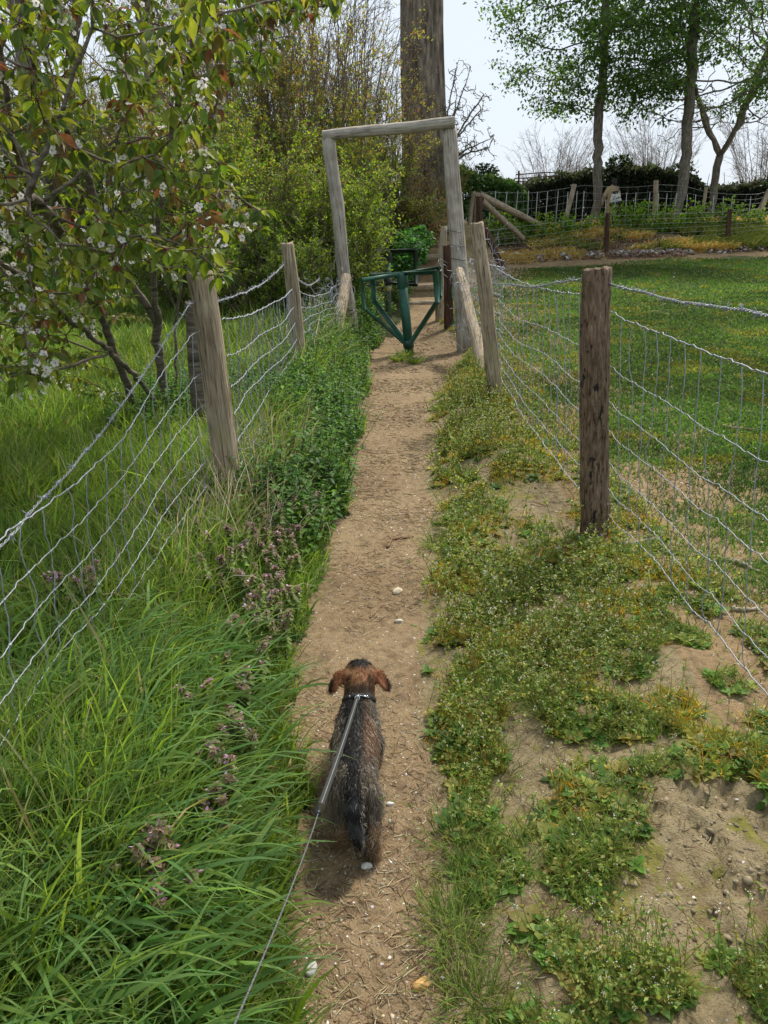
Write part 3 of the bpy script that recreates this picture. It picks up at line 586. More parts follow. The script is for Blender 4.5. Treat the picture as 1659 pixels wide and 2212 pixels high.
# ------------------------------------------------------------------ vegetation generators
def W_(Y): return .62 * Y + .6
def scatter(n, y0, y1, keep, seed, xl=None, xr=None, power=0.0):
    """points on the terrain, denser towards the camera; keep(x, y, u, v, rr) -> bool"""
    rr = np.random.default_rng(seed); y = np.exp(rr.uniform(math.log(y0), math.log(y1), n)) if power == 0 else (rr.uniform(y0 ** power, y1 ** power, n)) ** (1 / power)
    lo = -W_(y) if xl is None else (xl(y) if callable(xl) else np.full(n, xl)); hi = W_(y) if xr is None else (xr(y) if callable(xr) else np.full(n, xr))
    x = rr.uniform(0, 1, n) * (hi - lo) + lo; p = np.stack([x, y, terrain(x, y)], -1); u, v = uv_of(p); k = keep(x, y, u, v, rr); return p[k]
def blades(Pn, length, width, az, t0, t1, col, segs=4, tip=None, seed=0):
    n = len(Pn); b = lambda a: np.broadcast_to(np.asarray(a, float), (n,))
    length, width, az, t0, t1 = map(b, (length, width, az, t0, t1)); t = np.linspace(0, 1, segs + 1)
    th = t0[:, None] + (t1 - t0)[:, None] * (t[None] + t[None] ** 2) / 2
    h = np.stack([np.cos(az), np.sin(az), np.zeros(n)], -1)
    D = np.sin(th)[..., None] * h[:, None] + np.cos(th)[..., None] * np.array([0, 0, 1.])
    step = (length / segs)[:, None, None] * (D[:, :-1] + D[:, 1:]) / 2; c = np.concatenate([np.zeros((n, 1, 3)), np.cumsum(step, 1)], 1) + Pn[:, None]
    rr = np.random.default_rng(seed + 77); tw = rr.uniform(-.9, .9, n)[:, None] + t[None] * rr.uniform(-.9, .9, n)[:, None]
    side = np.stack([-np.sin(az), np.cos(az), np.zeros(n)], -1)[:, None]; nn = np.cross(side, D)
    sv = side * np.cos(tw)[..., None] + nn * np.sin(tw)[..., None]
    wv = width[:, None] * np.clip(.65 + t * 1.4 - 2.0 * t ** 2.2, .03, 1)[None] * .5
    V = np.stack([c - sv * wv[..., None], c + sv * wv[..., None]], 2).reshape(-1, 3)
    i = np.arange(n)[:, None] * 2 * (segs + 1); j = np.arange(segs)[None] * 2
    F = np.stack([i + j, i + j + 1, i + j + 3, i + j + 2], -1).reshape(-1, 4)
    cc = np.repeat(np.broadcast_to(col, (n, 3))[:, None], segs + 1, 1)
    if tip is not None: cc = cc * (1 - t[None, :, None] ** 3 * .6) + np.array(tip) * t[None, :, None] ** 3 * .6
    return V, F, np.repeat(cc[:, :, None], 2, 2).reshape(-1, 3)
def pal(cols, n, rr, var=.18):
    cols = np.array(cols); k = rr.integers(0, len(cols), n); c = cols[k]; return np.clip(c * (1 + rr.normal(0, var, (n, 1))) * (1 + rr.normal(0, .06, (n, 3))), .004, .9)
# leaf templates: local y from base to tip, x across, z up
def leaf_t(w=.5, fold=.12, droop=.15, n=4, sh=1.0):
    t = np.linspace(0, 1, n + 1); hw = w / 2 * np.sin(PI * t ** sh) ** .8; hw[0] = .02; hw[-1] = .01
    V = []; 
    for a, h in zip(t, hw): z = -droop * a * a; V += [(-h, a, z + fold * h * 2), (0, a, z), (h, a, z + fold * h * 2)]
    F = []
    for i in range(n): k = i * 3; F += [(k, k + 1, k + 4, k + 3), (k + 1, k + 2, k + 5, k + 4)]
    return np.array(V, float), np.array(F)
LEAF4 = leaf_t(.5, .15, .2, 4); LEAF3 = leaf_t(.62, .12, .18, 3); LEAF2 = leaf_t(.62, .15, .1, 2)
DIAM = (np.array([(0, 0, 0), (.28, .45, .05), (0, 1, -.05), (-.28, .45, .05)], float), np.array([[0, 1, 2, 3]]))
# cherry leaf with a drawn-out tip and dark-light ribs
def cherry_leaf():
    n = 7; t = np.linspace(0, 1, n + 1); hw = .24 * np.sin(PI * np.clip(t * 1.08, 0, 1) ** .85) ** .9 * (1 - .35 * sst(.7, 1, t)); hw[0] = .012; hw[-1] = .004
    hw[1:-1] *= np.where(np.arange(n - 1) % 2 == 0, 1.05, .95)
    V = []; 
    for i, (a, h) in enumerate(zip(t, hw)): z = -.22 * a * a + .012 * (-1) ** i; V += [(-h, a + .02, z + .10 * h * 4), (-h * .5, a + .01, z + .05 * h * 4 + .01), (0, a, z), (h * .5, a + .01, z + .05 * h * 4 + .01), (h, a + .02, z + .1 * h * 4)]
    F = []
    for i in range(n):
        for j in range(4): k = i * 5 + j; F.append((k, k + 1, k + 6, k + 5))
    return np.array(V), np.array(F)
CH = cherry_leaf()
def flower_t(np_=5, r=1.0, cup=.25, pw=.42):
    V, F = [], []; 
    for k in range(np_):
        a = k / np_ * 2 * PI; b = len(V)
        for (rad, wd, z) in ((.05, .03, 0), (.5, pw, cup * .5), (.92, pw * .75, cup), (1.0, .06, cup * 1.05)):
            for sgn in (-1, 1): V.append((math.cos(a) * rad - math.sin(a) * wd * sgn, math.sin(a) * rad + math.cos(a) * wd * sgn, z + .04 * (wd > .3)))
        for i in range(3): q = b + i * 2; F.append((q, q + 1, q + 3, q + 2))
    return np.array(V) * r, np.array(F)
FL5 = flower_t(); PB = None
def ico(sub=1):
    import bmesh; bm = bmesh.new(); bmesh.ops.create_icosphere(bm, subdivisions=sub, radius=1.0); V = np.array([v.co[:] for v in bm.verts]); F = np.array([[v.index for v in f.verts] for f in bm.faces]); bm.free(); return V, F
ICO1, ICO2 = ico(1), ico(2)
def emit(name, parts, mat, kind='stuff', parent=None):
    V, F, c = join(parts); o = obj(name, V, F, mat, parent, c); 
    if parent is None: tag(o, kind=kind)
    return o

# ------------------------------------------------------------------ left verge and meadow grass
GREEN = [(.07, .15, .025), (.12, .22, .03), (.17, .28, .04), (.08, .18, .045), (.22, .33, .06)]
def leftside(x, y): wob = (fbm(y * 2.2, y * 0, 3) - .5) * .22 + (fbm(y * 9, y * 0, 6) - .5) * .08; return pathL(y) + wob - x
def grass_left():
    def keep(x, y, u, v, rr):
        d = leftside(x, y); k = (d > -.01 + rr.exponential(.03, len(x)))
        cl = fbm(x * 2.5, y * 2.5, 12); return k & (rr.random(len(x)) < .45 + 1.1 * sst(.3, .65, cl)) & ~((x > -1.2) & (y > 11.8)) & (y < 20)
    parts = []
    for (n, y0, y1, seg, sd) in ((120000, .62, 3.2, 5, 1), (120000, 3.2, 9, 4, 2), (90000, 9, 20, 3, 3)):
        rr = np.random.default_rng(100 + sd); p = scatter(n, y0, y1, keep, 40 + sd, xr=lambda y: pathL(y) + .15)
        x, y = p[:, 0], p[:, 1]; d = leftside(x, y); nn = len(p)
        hgt = fbm(x * 1.3, y * 1.3, 14); ln = rr.gamma(9, 1 / 9, nn) * (.07 + .11 * sst(.02, .5, d) + .09 * sst(.4, .65, hgt)) * (1 + .15 * (y > 3)) * (1 - .45 * np.exp(-((x - A1[0] - .12) / .5) ** 2 - ((y - A1[1] + .5) / .9) ** 2)); ln = np.minimum(ln, .55)
        clump = vn(x * 6, y * 6, 3) * 2 * PI * 1.5; az = clump + rr.normal(0, 1.0, nn); toward = rr.random(nn) < np.where(d < .5, .5, .2); az = np.where(toward, rr.normal(-.5, .7, nn), az)
        dist = np.sqrt(x ** 2 + y ** 2 + 2.2); wd = np.maximum(rr.uniform(.0026, .0076, nn) * np.where(rr.random(nn) < .15, 1.7, 1), dist * .0013)
        t0 = np.abs(rr.normal(.15, .18, nn)); t1 = t0 + rr.gamma(3, .33, nn); c = pal(GREEN, nn, rr); br = fbm(x * .8, y * .8, 15); far = sst(5, 11, y)
        c = c * (1 - far[:, None] * .0) * (.75 + .6 * sst(.3, .7, br))[:, None]; yl = rr.random(nn) < .07; c[yl] = pal([(.30, .25, .12), (.38, .33, .18)], yl.sum(), rr)
        p[:, 2] -= .01; parts.append(blades(p, ln, wd, az, t0, np.minimum(t1, 2.4), c, seg, tip=(.20, .26, .06), seed=sd))
    # long arching broad blades near the lower left corner
    rr = np.random.default_rng(9); p = scatter(12000, .6, 2.4, lambda x, y, u, v, rr: leftside(x, y) > .16, 77, xr=lambda y: pathL(y)); n = len(p); p = p[rr.random(n) < .38]; n = len(p)
    parts.append(blades(p, rr.uniform(.28, .52, n), rr.uniform(.006, .0135, n), rr.normal(-.3, 1.0, n), rr.uniform(.05, .5, n), rr.uniform(1.3, 2.3, n), pal([(.12, .23, .05), (.17, .28, .055), (.09, .20, .05)], n, rr), 8, tip=(.15, .25, .08), seed=5))
    emit('grass', parts, M_grass)
grass_left()
# dry pale stalks caught in the fence foot and meadow
def dry_left():
    rr = np.random.default_rng(21); parts = []
    for (cx_, cy_, sx, sy, n, l) in ((A1[0] + .05, A1[1] - .05, .16, .45, 700, .55), (A1[0] + .12, 4.9, .18, .5, 420, .5), (-1.05, 6.6, .15, .8, 220, .5), (B1[0], 8.5, .2, 1.3, 200, .6), (-.95, 2.9, .2, .8, 260, .45), (-.8, 10.2, .3, .5, 120, .6)):
        x = rr.normal(cx_, sx, n); y = rr.normal(cy_, sy, n); p = np.stack([x, y, terrain(x, y)], -1); az = rr.uniform(0, 2 * PI, n); ds = np.maximum(.0016, .00075 * np.hypot(x, y))
        parts.append(blades(p, rr.uniform(.3, 1.0, n) * l, ds * rr.uniform(.8, 1.5, n), az, np.abs(rr.normal(.2, .3, n)), rr.uniform(.2, 2.2, n), pal([(.42, .36, .22), (.52, .48, .36), (.30, .23, .13)], n, rr), 5, seed=3))
    emit('dry_stalks', parts, M_dry)
dry_left()

# ------------------------------------------------------------------ leafy weeds and purple dead-nettles
def weeds_at(cs, n, size, cols, seed, stem=.22, spread=.25, leafn=9, tpl=LEAF3, hang=.5):
    """upright leafy stems round centres cs; returns parts"""
    rr = np.random.default_rng(seed); c = np.array(cs)[rr.integers(0, len(cs), n)]; x = c[:, 0] + rr.normal(0, spread, n) * c[:, 2]; y = c[:, 1] + rr.normal(0, spread * 1.3, n) * c[:, 2]
    d = leftside(x, y); ok = d > .0; x, y = x[ok], y[ok]; n = len(x); p = np.stack([x, y, terrain(x, y)], -1)
    H = stem * rr.uniform(.5, 1.2, n); lean = rr.normal(0, .22, (n, 2)); parts = []
    t = np.linspace(0, 1, 4)[None, :, None]; top = p + np.stack([lean[:, 0] * H, lean[:, 1] * H, H], -1); pl = p[:, None] * (1 - t) + top[:, None] * t
    V, F = tubes(pl, np.array([.0022, .002, .0016, .001]), 4, False); parts.append((V, F, (.09, .13, .04)))
    m = leafn; tt = np.linspace(.25, 1, m)[None] * np.ones((n, 1)); O = p[:, None] + (top - p)[:, None] * tt[..., None]; az = (np.arange(m) * 2.4)[None] + rr.uniform(0, 6.28, (n, 1)) + rr.normal(0, .3, (n, m))
    el = rr.normal(-.1, .35, (n, m)) + .5 * (tt - .5); D = np.stack([np.cos(az) * np.cos(el), np.sin(az) * np.cos(el), np.sin(el)], -1).reshape(-1, 3)
    s = (size * rr.uniform(.6, 1.2, (n, m)) * (1.15 - .5 * tt)).ravel(); cc = pal(cols, n * m, rr); parts.append(inst(*tpl, O.reshape(-1, 3), frames(D, jit=.5, r=rr), s, cc)); return parts, top
cs = [(P(u, v, Y)[0], Y, s) for u, v, Y, s in ((700, 850, 7.2, .9), (740, 830, 8.0, 1.0), (720, 900, 6.3, .8), (680, 930, 5.9, .8), (770, 790, 8.8, 1.0), (640, 900, 6.6, .7), (710, 760, 9.8, 1.1), (790, 720, 11.2, 1.1), (760, 700, 11.8, 1.2), (690, 1000, 5.2, .5), (360, 940, 5.9, .9), (450, 900, 6.2, .8), (620, 1150, 3.9, .35), (700, 1080, 4.5, .35), (640, 960, 5.6, .6))]
pw, _ = weeds_at(cs, 3200, .055, [(.06, .15, .035), (.09, .21, .04), (.14, .28, .055)], 5, stem=.36, spread=.33, leafn=11, tpl=LEAF4)
emit('leafy_weeds', pw, M_leaf)
HEART = (np.array([(0, 0, 0), (-.38, -.02, .06), (-.42, .35, .08), (-.2, .75, 0), (0, 1, -.1), (.2, .75, 0), (.42, .35, .08), (.38, -.02, .06), (0, .4, -.02)], float), np.array([[0, 1, 2, 8], [8, 2, 3, 4], [8, 4, 5, 6], [0, 8, 6, 7]]))
def nettle_parts(p, H, rr, sz=.026):
    """whorled dead-nettle: stem, four leaf tiers, purple bracts, pink florets"""
    n = len(p); lean = rr.normal(0, .18, (n, 2)); top = p + np.stack([lean[:, 0] * H, lean[:, 1] * H, H], -1); parts = []
    t = np.linspace(0, 1, 3)[None, :, None]; V, F = tubes(p[:, None] * (1 - t) + top[:, None] * t, np.array([.002, .002, .0018]), 4, False); parts.append((V, F, (.10, .09, .05)))
    tiers = 6; 
    for k in range(tiers):
        f = .35 + .65 * k / (tiers - 1); m = 4; az = rr.uniform(0, 6.28, (n, 1)) + np.arange(m)[None] * PI / 2; el = rr.normal(-.35, .2, (n, m)); O = np.repeat((p + (top - p) * f)[:, None], m, 1)
        D = np.stack([np.cos(az) * np.cos(el), np.sin(az) * np.cos(el), np.sin(el)], -1).reshape(-1, 3); s = (sz * (1.25 - .65 * f) * rr.uniform(.8, 1.2, (n, m))).ravel()
        base = np.array([(.18, .29, .06)]) * (1 - f ** 3) + np.array([(.27, .21, .12)]) * f ** 3; c = np.clip(base * (1 + rr.normal(0, .2, (n * m, 1))), .01, 1); parts.append(inst(*HEART, O.reshape(-1, 3), frames(D, jit=.4, r=rr), s, c))
    m = 9; az = rr.uniform(0, 6.28, (n, m)); f = rr.uniform(.78, 1.0, (n, m)); el = rr.uniform(-.1, .8, (n, m)); O = p[:, None] + (top - p)[:, None] * f[..., None]
    D = np.stack([np.cos(az) * np.cos(el), np.sin(az) * np.cos(el), np.sin(el)], -1).reshape(-1, 3); parts.append(inst(*LEAF2, O.reshape(-1, 3) + D * .006, frames(D, r=rr), rr.uniform(.009, .015, n * m), pal([(.64, .38, .60), (.74, .52, .70), (.45, .20, .34)], n * m, rr))); return parts
def nettles():
    rr = np.random.default_rng(31); sp = [(560, 1300, 80, 70, 26), (620, 1210, 60, 60, 26), (690, 1150, 30, 80, 14), (500, 1230, 60, 60, 12), (600, 1370, 70, 40, 14), (640, 1470, 30, 20, 8), (560, 1440, 60, 30, 10), (430, 1620, 10, 10, 3), (540, 1620, 15, 10, 4), (360, 2040, 25, 30, 14), (520, 1730, 25, 20, 12), (490, 1900, 25, 25, 13), (380, 2110, 25, 15, 7), (545, 1560, 30, 20, 6), (360, 1990, 30, 15, 5), (170, 1370, 30, 20, 6), (210, 1340, 30, 60, 6), (500, 1860, 20, 60, 6), (480, 1760, 40, 30, 6), (700, 1010, 60, 50, 14)]
    pts = []
    for (u, v, su, sv, n) in sp:
        for _ in range(n): pts.append(G(u + rr.normal(0, su * .6), v + 25 + rr.normal(0, sv * .6)))
    p = np.array(pts); p = p[leftside(p[:, 0], p[:, 1]) > .02]; p[:, 2] += rr.uniform(.05, .12, len(p)) + .07 * (p[:, 1] < 2.6); emit('dead_nettles', nettle_parts(p, rr.uniform(.09, .17, len(p)), rr, .031), M_leaf)
nettles()

# ------------------------------------------------------------------ right verge: tufts, shepherd's purse, rosettes
def rightd(x, y): wob = (fbm(y * 2.2, y * 0, 3) - .5) * .22 + (fbm(y * 9, y * 0, 6) - .5) * .08; return x - (pathR(y) + wob * .7)
def ell(u, v, cu, cv, ru, rv): return np.exp(-(((u - cu) / ru) ** 2 + ((v - cv) / rv) ** 2) ** 1.5)
def cover(x, y, u, v):
    return cover0(x, y, u, v) * sst(-.02, .16, rightd(x, y) - .14 * (vn(y * 7, y * 0 + x, 6) - .2))
def cover0(x, y, u, v):
    """how thickly the right verge is grown over (0..1)"""
    c = .80 + .9 * (fbm(x * 3.2, y * 3.2, 17) - .5)
    for e, wt in (((1150, 1080, 90, 55), -1.0), ((1080, 1180, 90, 30), -.5), ((1270, 1290, 60, 40), -.7), ((1540, 1900, 170, 180), -1.6), ((1330, 1960, 60, 60), -.5), ((1150, 1850, 80, 50), -.45), ((1240, 1640, 90, 50), -.5), ((1120, 2060, 70, 50), -.6), ((1600, 1500, 60, 120), -.5),
                  ((1040, 1430, 130, 130), .9), ((960, 1650, 50, 120), .7), ((960, 1950, 50, 150), .6), ((1200, 1500, 160, 110), .8), ((1050, 920, 100, 90), .9), ((990, 1010, 70, 60), .6), ((980, 1230, 60, 80), .7), ((1020, 1640, 110, 80), .7), ((960, 1830, 60, 60), .4), ((990, 1990, 80, 90), .7), ((1330, 2150, 190, 110), 1.0), ((1550, 1700, 150, 40), .7), ((1250, 1850, 70, 100), .5), ((1300, 1240, 120, 60), .5), ((1400, 1400, 120, 120), .45), ((960, 700, 60, 90), .7)):
        c = c + wt * ell(u, v, *e)
    return np.clip(c, 0, 1)
OLIVE = [(.13, .22, .04), (.19, .28, .05), (.26, .30, .07), (.10, .19, .035), (.33, .30, .08)]
def verge_right():
    parts = []
    def keep(x, y, u, v, rr): d = rightd(x, y); return (d > rr.exponential(.025, len(x)) - .01) & (x < FENX(y) + .3) & (rr.random(len(x)) < cover(x, y, u, v) * np.where(y > 11, .8, 1) * (vn(x * 9, y * 9, 8) > .36)) & (y < 16)
    # short grass tufts
    for (n, y0, y1, sg, sd) in ((110000, .65, 3.4, 3, 1), (90000, 3.4, 16, 2, 2)):
        rr = np.random.default_rng(200 + sd); p = scatter(n, y0, y1, keep, 60 + sd, xl=lambda y: pathR(y) - .1, xr=lambda y: FENX(y) + .4); m = len(p); x, y = p[:, 0], p[:, 1]
        cell = vn(x * 9, y * 9, 5); ln = rr.uniform(.02, .06, m) * (.6 + 1.0 * cell); az = vn(x * 14, y * 14, 6) * 12 + rr.normal(0, .9, m); wd = np.maximum(rr.uniform(.0016, .0032, m), .0009 * np.hypot(x, y))
        c = pal(OLIVE, m, rr, .22); yl = vn(x * 4, y * 4, 9) > .56; c[yl] = c[yl] * [2.0, 1.3, .9]; parts.append(blades(p, ln, wd, az, np.abs(rr.normal(.5, .3, m)), rr.uniform(.8, 1.9, m), c, sg, seed=sd))
    # distinct bright tufts along the path edge
    rr = np.random.default_rng(230); cents = [G(u, v) for u, v in ((985, 1820), (1000, 1990), (960, 2010), (1020, 1900), (940, 1180), (1010, 1490), (1080, 1690), (1255, 1880), (1280, 1840), (990, 2060), (1010, 2150), (1045, 2180), (875, 772), (860, 780), (895, 785), (1000, 1040), (1080, 1530), (1180, 1560))]
    for c in cents:
        m = 150; p = np.repeat(c[None], m, 0) + rr.normal(0, [.035, .05, 0], (m, 3)); p[:, 2] = terrain(p[:, 0], p[:, 1]); az = np.arctan2(p[:, 1] - c[1], p[:, 0] - c[0]) + rr.normal(0, .4, m)
        parts.append(blades(p, rr.uniform(.04, .10, m) * (1.6 if c[1] > 9 else 1), max(.0026, .0009 * c[1]), az, rr.uniform(.2, .9, m), rr.uniform(1.0, 1.9, m), pal([(.14, .23, .04), (.19, .28, .05), (.12, .20, .04), (.26, .28, .08)], m, rr), 4, seed=8))
    emit('grass_tufts', parts, M_grass)
    # rosettes of small lobed leaves
    parts = []; rr = np.random.default_rng(240); p = scatter(12500, .7, 12, keep, 66, xl=lambda y: pathR(y) - .1, xr=lambda y: FENX(y) + .4); m = len(p); k = 7
    az = rr.uniform(0, 6.28, (m, 1)) + np.arange(k)[None] * 2 * PI / k + rr.normal(0, .3, (m, k)); el = rr.uniform(.05, .7, (m, k)); D = np.stack([np.cos(az) * np.cos(el), np.sin(az) * np.cos(el), np.sin(el)], -1).reshape(-1, 3)
    sz = np.repeat(rr.uniform(.014, .045, m) * np.where(rr.random(m) < .08, 1.35, 1), k) * rr.uniform(.7, 1.2, m * k); cc = np.repeat(pal(OLIVE + [(.30, .29, .07), (.12, .24, .05), (.13, .26, .05)], m, rr), k, 0) * (1 + rr.normal(0, .12, (m * k, 1)))
    parts.append(inst(*LEAF3, np.repeat(p + [0, 0, .004], k, 0), frames(D, jit=.4, r=rr), sz, cc)); emit('weed_rosettes', parts, M_leaf)
    # shepherd's purse: thin stalks, heart pods, white heads
    def keep2(x, y, u, v, rr): return keep(x, y, u, v, rr) & (rr.random(len(x)) < .25 + ell(u, v, 1100, 1430, 240, 200) + ell(u, v, 1330, 2130, 200, 120) + .6 * ell(u, v, 1030, 940, 110, 110) + .7 * ell(u, v, 1010, 1720, 100, 110))
    p = scatter(15000, .75, 9, keep2, 69, xl=lambda y: pathR(y) - .06, xr=lambda y: FENX(y) + .3); rr = np.random.default_rng(250); m = len(p)
    H = rr.uniform(.06, .20, m); ln = rr.normal(0, .35, (m, 2)); bend = rr.normal(0, .25, (m, 2)); t = np.linspace(0, 1, 5); pl = p[:, None] + np.stack([(ln[:, :1] * t + bend[:, :1] * t ** 2) * H[:, None], (ln[:, 1:] * t + bend[:, 1:] * t ** 2) * H[:, None], t[None] * H[:, None] * np.ones((m, 1))], -1)
    rad = np.maximum(.0009, .00038 * np.hypot(p[:, 0], p[:, 1]))[:, None] * np.linspace(1.2, .7, 5)[None]; V, F = tubes(pl, rad, 3, False); scl = np.repeat(pal([(.18, .26, .06), (.26, .27, .08), (.28, .20, .08)], m, rr), 15, 0); parts = [(V, F, scl)]
    k = 11; tt = rr.uniform(.3, .97, (m, k)); i0 = np.minimum((tt * 4).astype(int), 3); fr = tt * 4 - i0; ar = np.arange(m)[:, None]; O = pl[ar, i0] * (1 - fr[..., None]) + pl[ar, i0 + 1] * fr[..., None]
    D = nrm(rr.normal(size=(m, k, 3)) * [1, 1, .5] + [0, 0, .5]).reshape(-1, 3); sz = rr.uniform(.007, .017, m * k) * np.repeat(np.where(p[:, 1] > 3, 1.5, 1), k); parts.append(inst(*DIAM, O.reshape(-1, 3), frames(D, r=rr), sz, pal([(.20, .30, .06), (.28, .34, .08), (.34, .34, .09), (.14, .24, .05)], m * k, rr)))
    V, F, c = join(parts); o = obj('verge_weeds', V, F, M_leaf, None, c); tag(o, kind='stuff')
    k = 7; sel = rr.random(m) < .55; tp = pl[sel, -1]; mm = len(tp); O = np.repeat(tp, k, 0) + rr.normal(0, .0035, (mm * k, 3)); wh = rr.random(mm * k) < .5
    cc = np.where(wh[:, None], np.array([[.72, .72, .66]]), np.array([[.50, .48, .16]])) * (1 + rr.normal(0, .1, (mm * k, 1))); D = nrm(rr.normal(size=(mm * k, 3)) + [0, 0, 1.2]); emit('small_white_flowers', [inst(*LEAF2, O, frames(D, r=rr), rr.uniform(.003, .006, mm * k) * np.repeat(np.where(tp[:, 1] > 2.6, 1.4, 1), k), np.clip(cc, 0, .85))], M_petal)
verge_right()

# ------------------------------------------------------------------ pasture turf and daisies
def pasture():
    parts = []
    def dens(x, y):
        d = x - FENX(y); n = fbm(x * 2.6, y * 2.6, 19); far = sst(3.5, 7.5, y); e = 18.3 + .16 * (x - 4) + (fbm(x * .8, y * .8, 4) - .5) * 2 + .5
        return np.clip(sst(.0, 1.1, d + .5 * (n - .5) + .35 * far) * (.35 + .9 * sst(.36, .56, n) + .4 * far), 0, 1) * sst(e, e - .8, y) * (.35 + .65 * sst(.5, 1.6, x - FENX(y) + 6 * (y < 16.5)))
    def keep(x, y, u, v, rr): return (x > FENX(y) + .02) & (rr.random(len(x)) < dens(x, y)) & (x < 16)
    for (n, y0, y1, sg, sd, lm) in ((110000, 1.6, 5, 2, 1, 1), (200000, 5, 20.5, 2, 2, 1.15)):
        rr = np.random.default_rng(300 + sd); p = scatter(n, y0, y1, keep, 80 + sd, xl=lambda y: FENX(y), xr=lambda y: .66 * y + 1.6); m = len(p); x, y = p[:, 0], p[:, 1]
        wd = np.maximum(rr.uniform(.0022, .004, m), .0016 * np.hypot(x, y)); ln = rr.uniform(.018, .045, m) * lm; dk = fbm(x * .6, y * .9, 23)
        c = pal([(.055, .125, .027), (.075, .16, .03), (.115, .195, .035), (.085, .14, .035)], m, rr) * (.7 + .6 * sst(.35, .65, dk))[:, None]; ye = (fbm(x * 3, y * 3, 29) > .62); c[ye] *= [1.8, 1.15, 1.]
        parts.append(blades(p, ln, wd, rr.uniform(0, 6.28, m), rr.uniform(.1, .9, m), rr.uniform(.6, 1.8, m), c, sg, seed=sd))
    emit('short_turf', parts, M_grass)
    rr = np.random.default_rng(310); p = scatter(6500, 1.7, 18, lambda x, y, u, v, r_: (x > FENX(y) + .1) & (r_.random(len(x)) < .45 * (.12 + .8 * dens(x, y) * (y < 9))), 90, xl=lambda y: FENX(y), xr=lambda y: .64 * y + 1.2)
    m = len(p); y = p[:, 1]; s = np.maximum(.005, .0008 * y) * rr.uniform(.7, 1.3, m); D = nrm(rr.normal(0, .35, (m, 3)) + [0, 0, 1]); M3 = frames(rdir(m, rr), D, jit=.1, r=rr); p[:, 2] += rr.uniform(.012, .035, m)
    DZ = flower_t(8, 1.0, .1, .2); emit('daisies', [inst(*DZ, p, M3, s, (.74, .74, .70)), inst(*ICO1, p + [0, 0, .001], M3, s * .32, (.6, .42, .05))], M_petal)
pasture()

# ------------------------------------------------------------------ pebbles, chips, twig litter
def litter():
    rr = np.random.default_rng(400); onp = lambda x, y, u, v, r_: (leftside(x, y) < .03) & (rightd(x, y) < .05)
    def anyp(x, y, u, v, r_): a = (leftside(x, y) < .0); return a & ((rightd(x, y) < .02) | (r_.random(len(x)) < .32)) & (x < FENX(y) + 1.0)
    p = scatter(24000, .7, 14, anyp, 91, xl=lambda y: pathL(y) - .1, xr=lambda y: FENX(y) + .8); m = len(p); s = rr.gamma(2.0, .0014, m) + .001; s = np.minimum(s, .006) * np.where(p[:, 1] > 4, 1.5, 1)
    sc = s[:, None] * rr.uniform(.6, 1.4, (m, 3)) * [1, 1, .5]; TV = ICO1[0] * (1 + (vn(ICO1[0][:, 0] * 3 + 5, ICO1[0][:, 1] * 3 + ICO1[0][:, 2] * 2, 4)[:, None] - .5) * .6)
    emit('gravel', [inst(TV, ICO1[1], p - np.stack([0 * s, 0 * s, s * .2], -1), frames(nrm(rr.normal(size=(m, 3)) * [1, 1, .15]), jit=.3, r=rr), sc, pal([(.40, .33, .23), (.33, .26, .17), (.62, .59, .53), (.24, .21, .17), (.45, .34, .20)], m, rr, .15))], M_stone)
    # broken pale shells: cupped flakes
    p = scatter(2600, .8, 12, anyp, 94, xl=lambda y: pathL(y) - .1, xr=lambda y: FENX(y) + 1.2); m = len(p); s = rr.uniform(.003, .0085, m) * np.where(p[:, 1] > 4, 1.6, 1)
    emit('shell_fragments', [inst(*leaf_t(.8, -.3, .35, 3), p + [0, 0, .002], frames(nrm(rr.normal(size=(m, 3)) * [1, 1, .25]), jit=.5, r=rr), s, pal([(.68, .66, .62), (.60, .58, .52), (.45, .46, .48)], m, rr, .1))], M_stone)
    # twigs and straw bits
    p = scatter(60000, .65, 13, lambda x, y, u, v, r_: anyp(x, y, u, v, r_) & (fbm(x * 3.5, y * 2.2, 33) + r_.uniform(-.12, .12, len(x)) > .5), 95, xl=lambda y: pathL(y) - .1, xr=lambda y: FENX(y) + .8); m = len(p)
    ln = rr.gamma(2.2, .009, m) + .006; ln = np.minimum(ln, .09) * np.where(p[:, 1] > 4, 1.4, 1); a = rr.uniform(0, PI, m); d = np.stack([np.cos(a), np.sin(a), rr.normal(0, .06, m)], -1); mid = p + [0, 0, .0025]
    kink = np.stack([-np.sin(a), np.cos(a), np.zeros(m)], -1) * rr.normal(0, .09, (m, 1)) * ln[:, None]; pl = np.stack([mid - d * ln[:, None] / 2, mid + kink, mid + d * ln[:, None] / 2], 1); pl[:, :, 2] = np.maximum(pl[:, :, 2], terrain(pl[:, :, 0], pl[:, :, 1]) + .0015)
    rd = np.maximum(rr.uniform(.0005, .0013, m), .0003 * p[:, 1]); V, F = tubes(pl, rd[:, None] * [.8, 1, .6], 3, False); c = np.repeat(pal([(.20, .12, .06), (.12, .07, .04), (.42, .33, .19), (.30, .20, .10), (.48, .40, .26)], m, rr, .2), 9, 0)
    o = obj('twig_litter', V, F, M_stem, None, c); tag(o, kind='stuff')
litter()
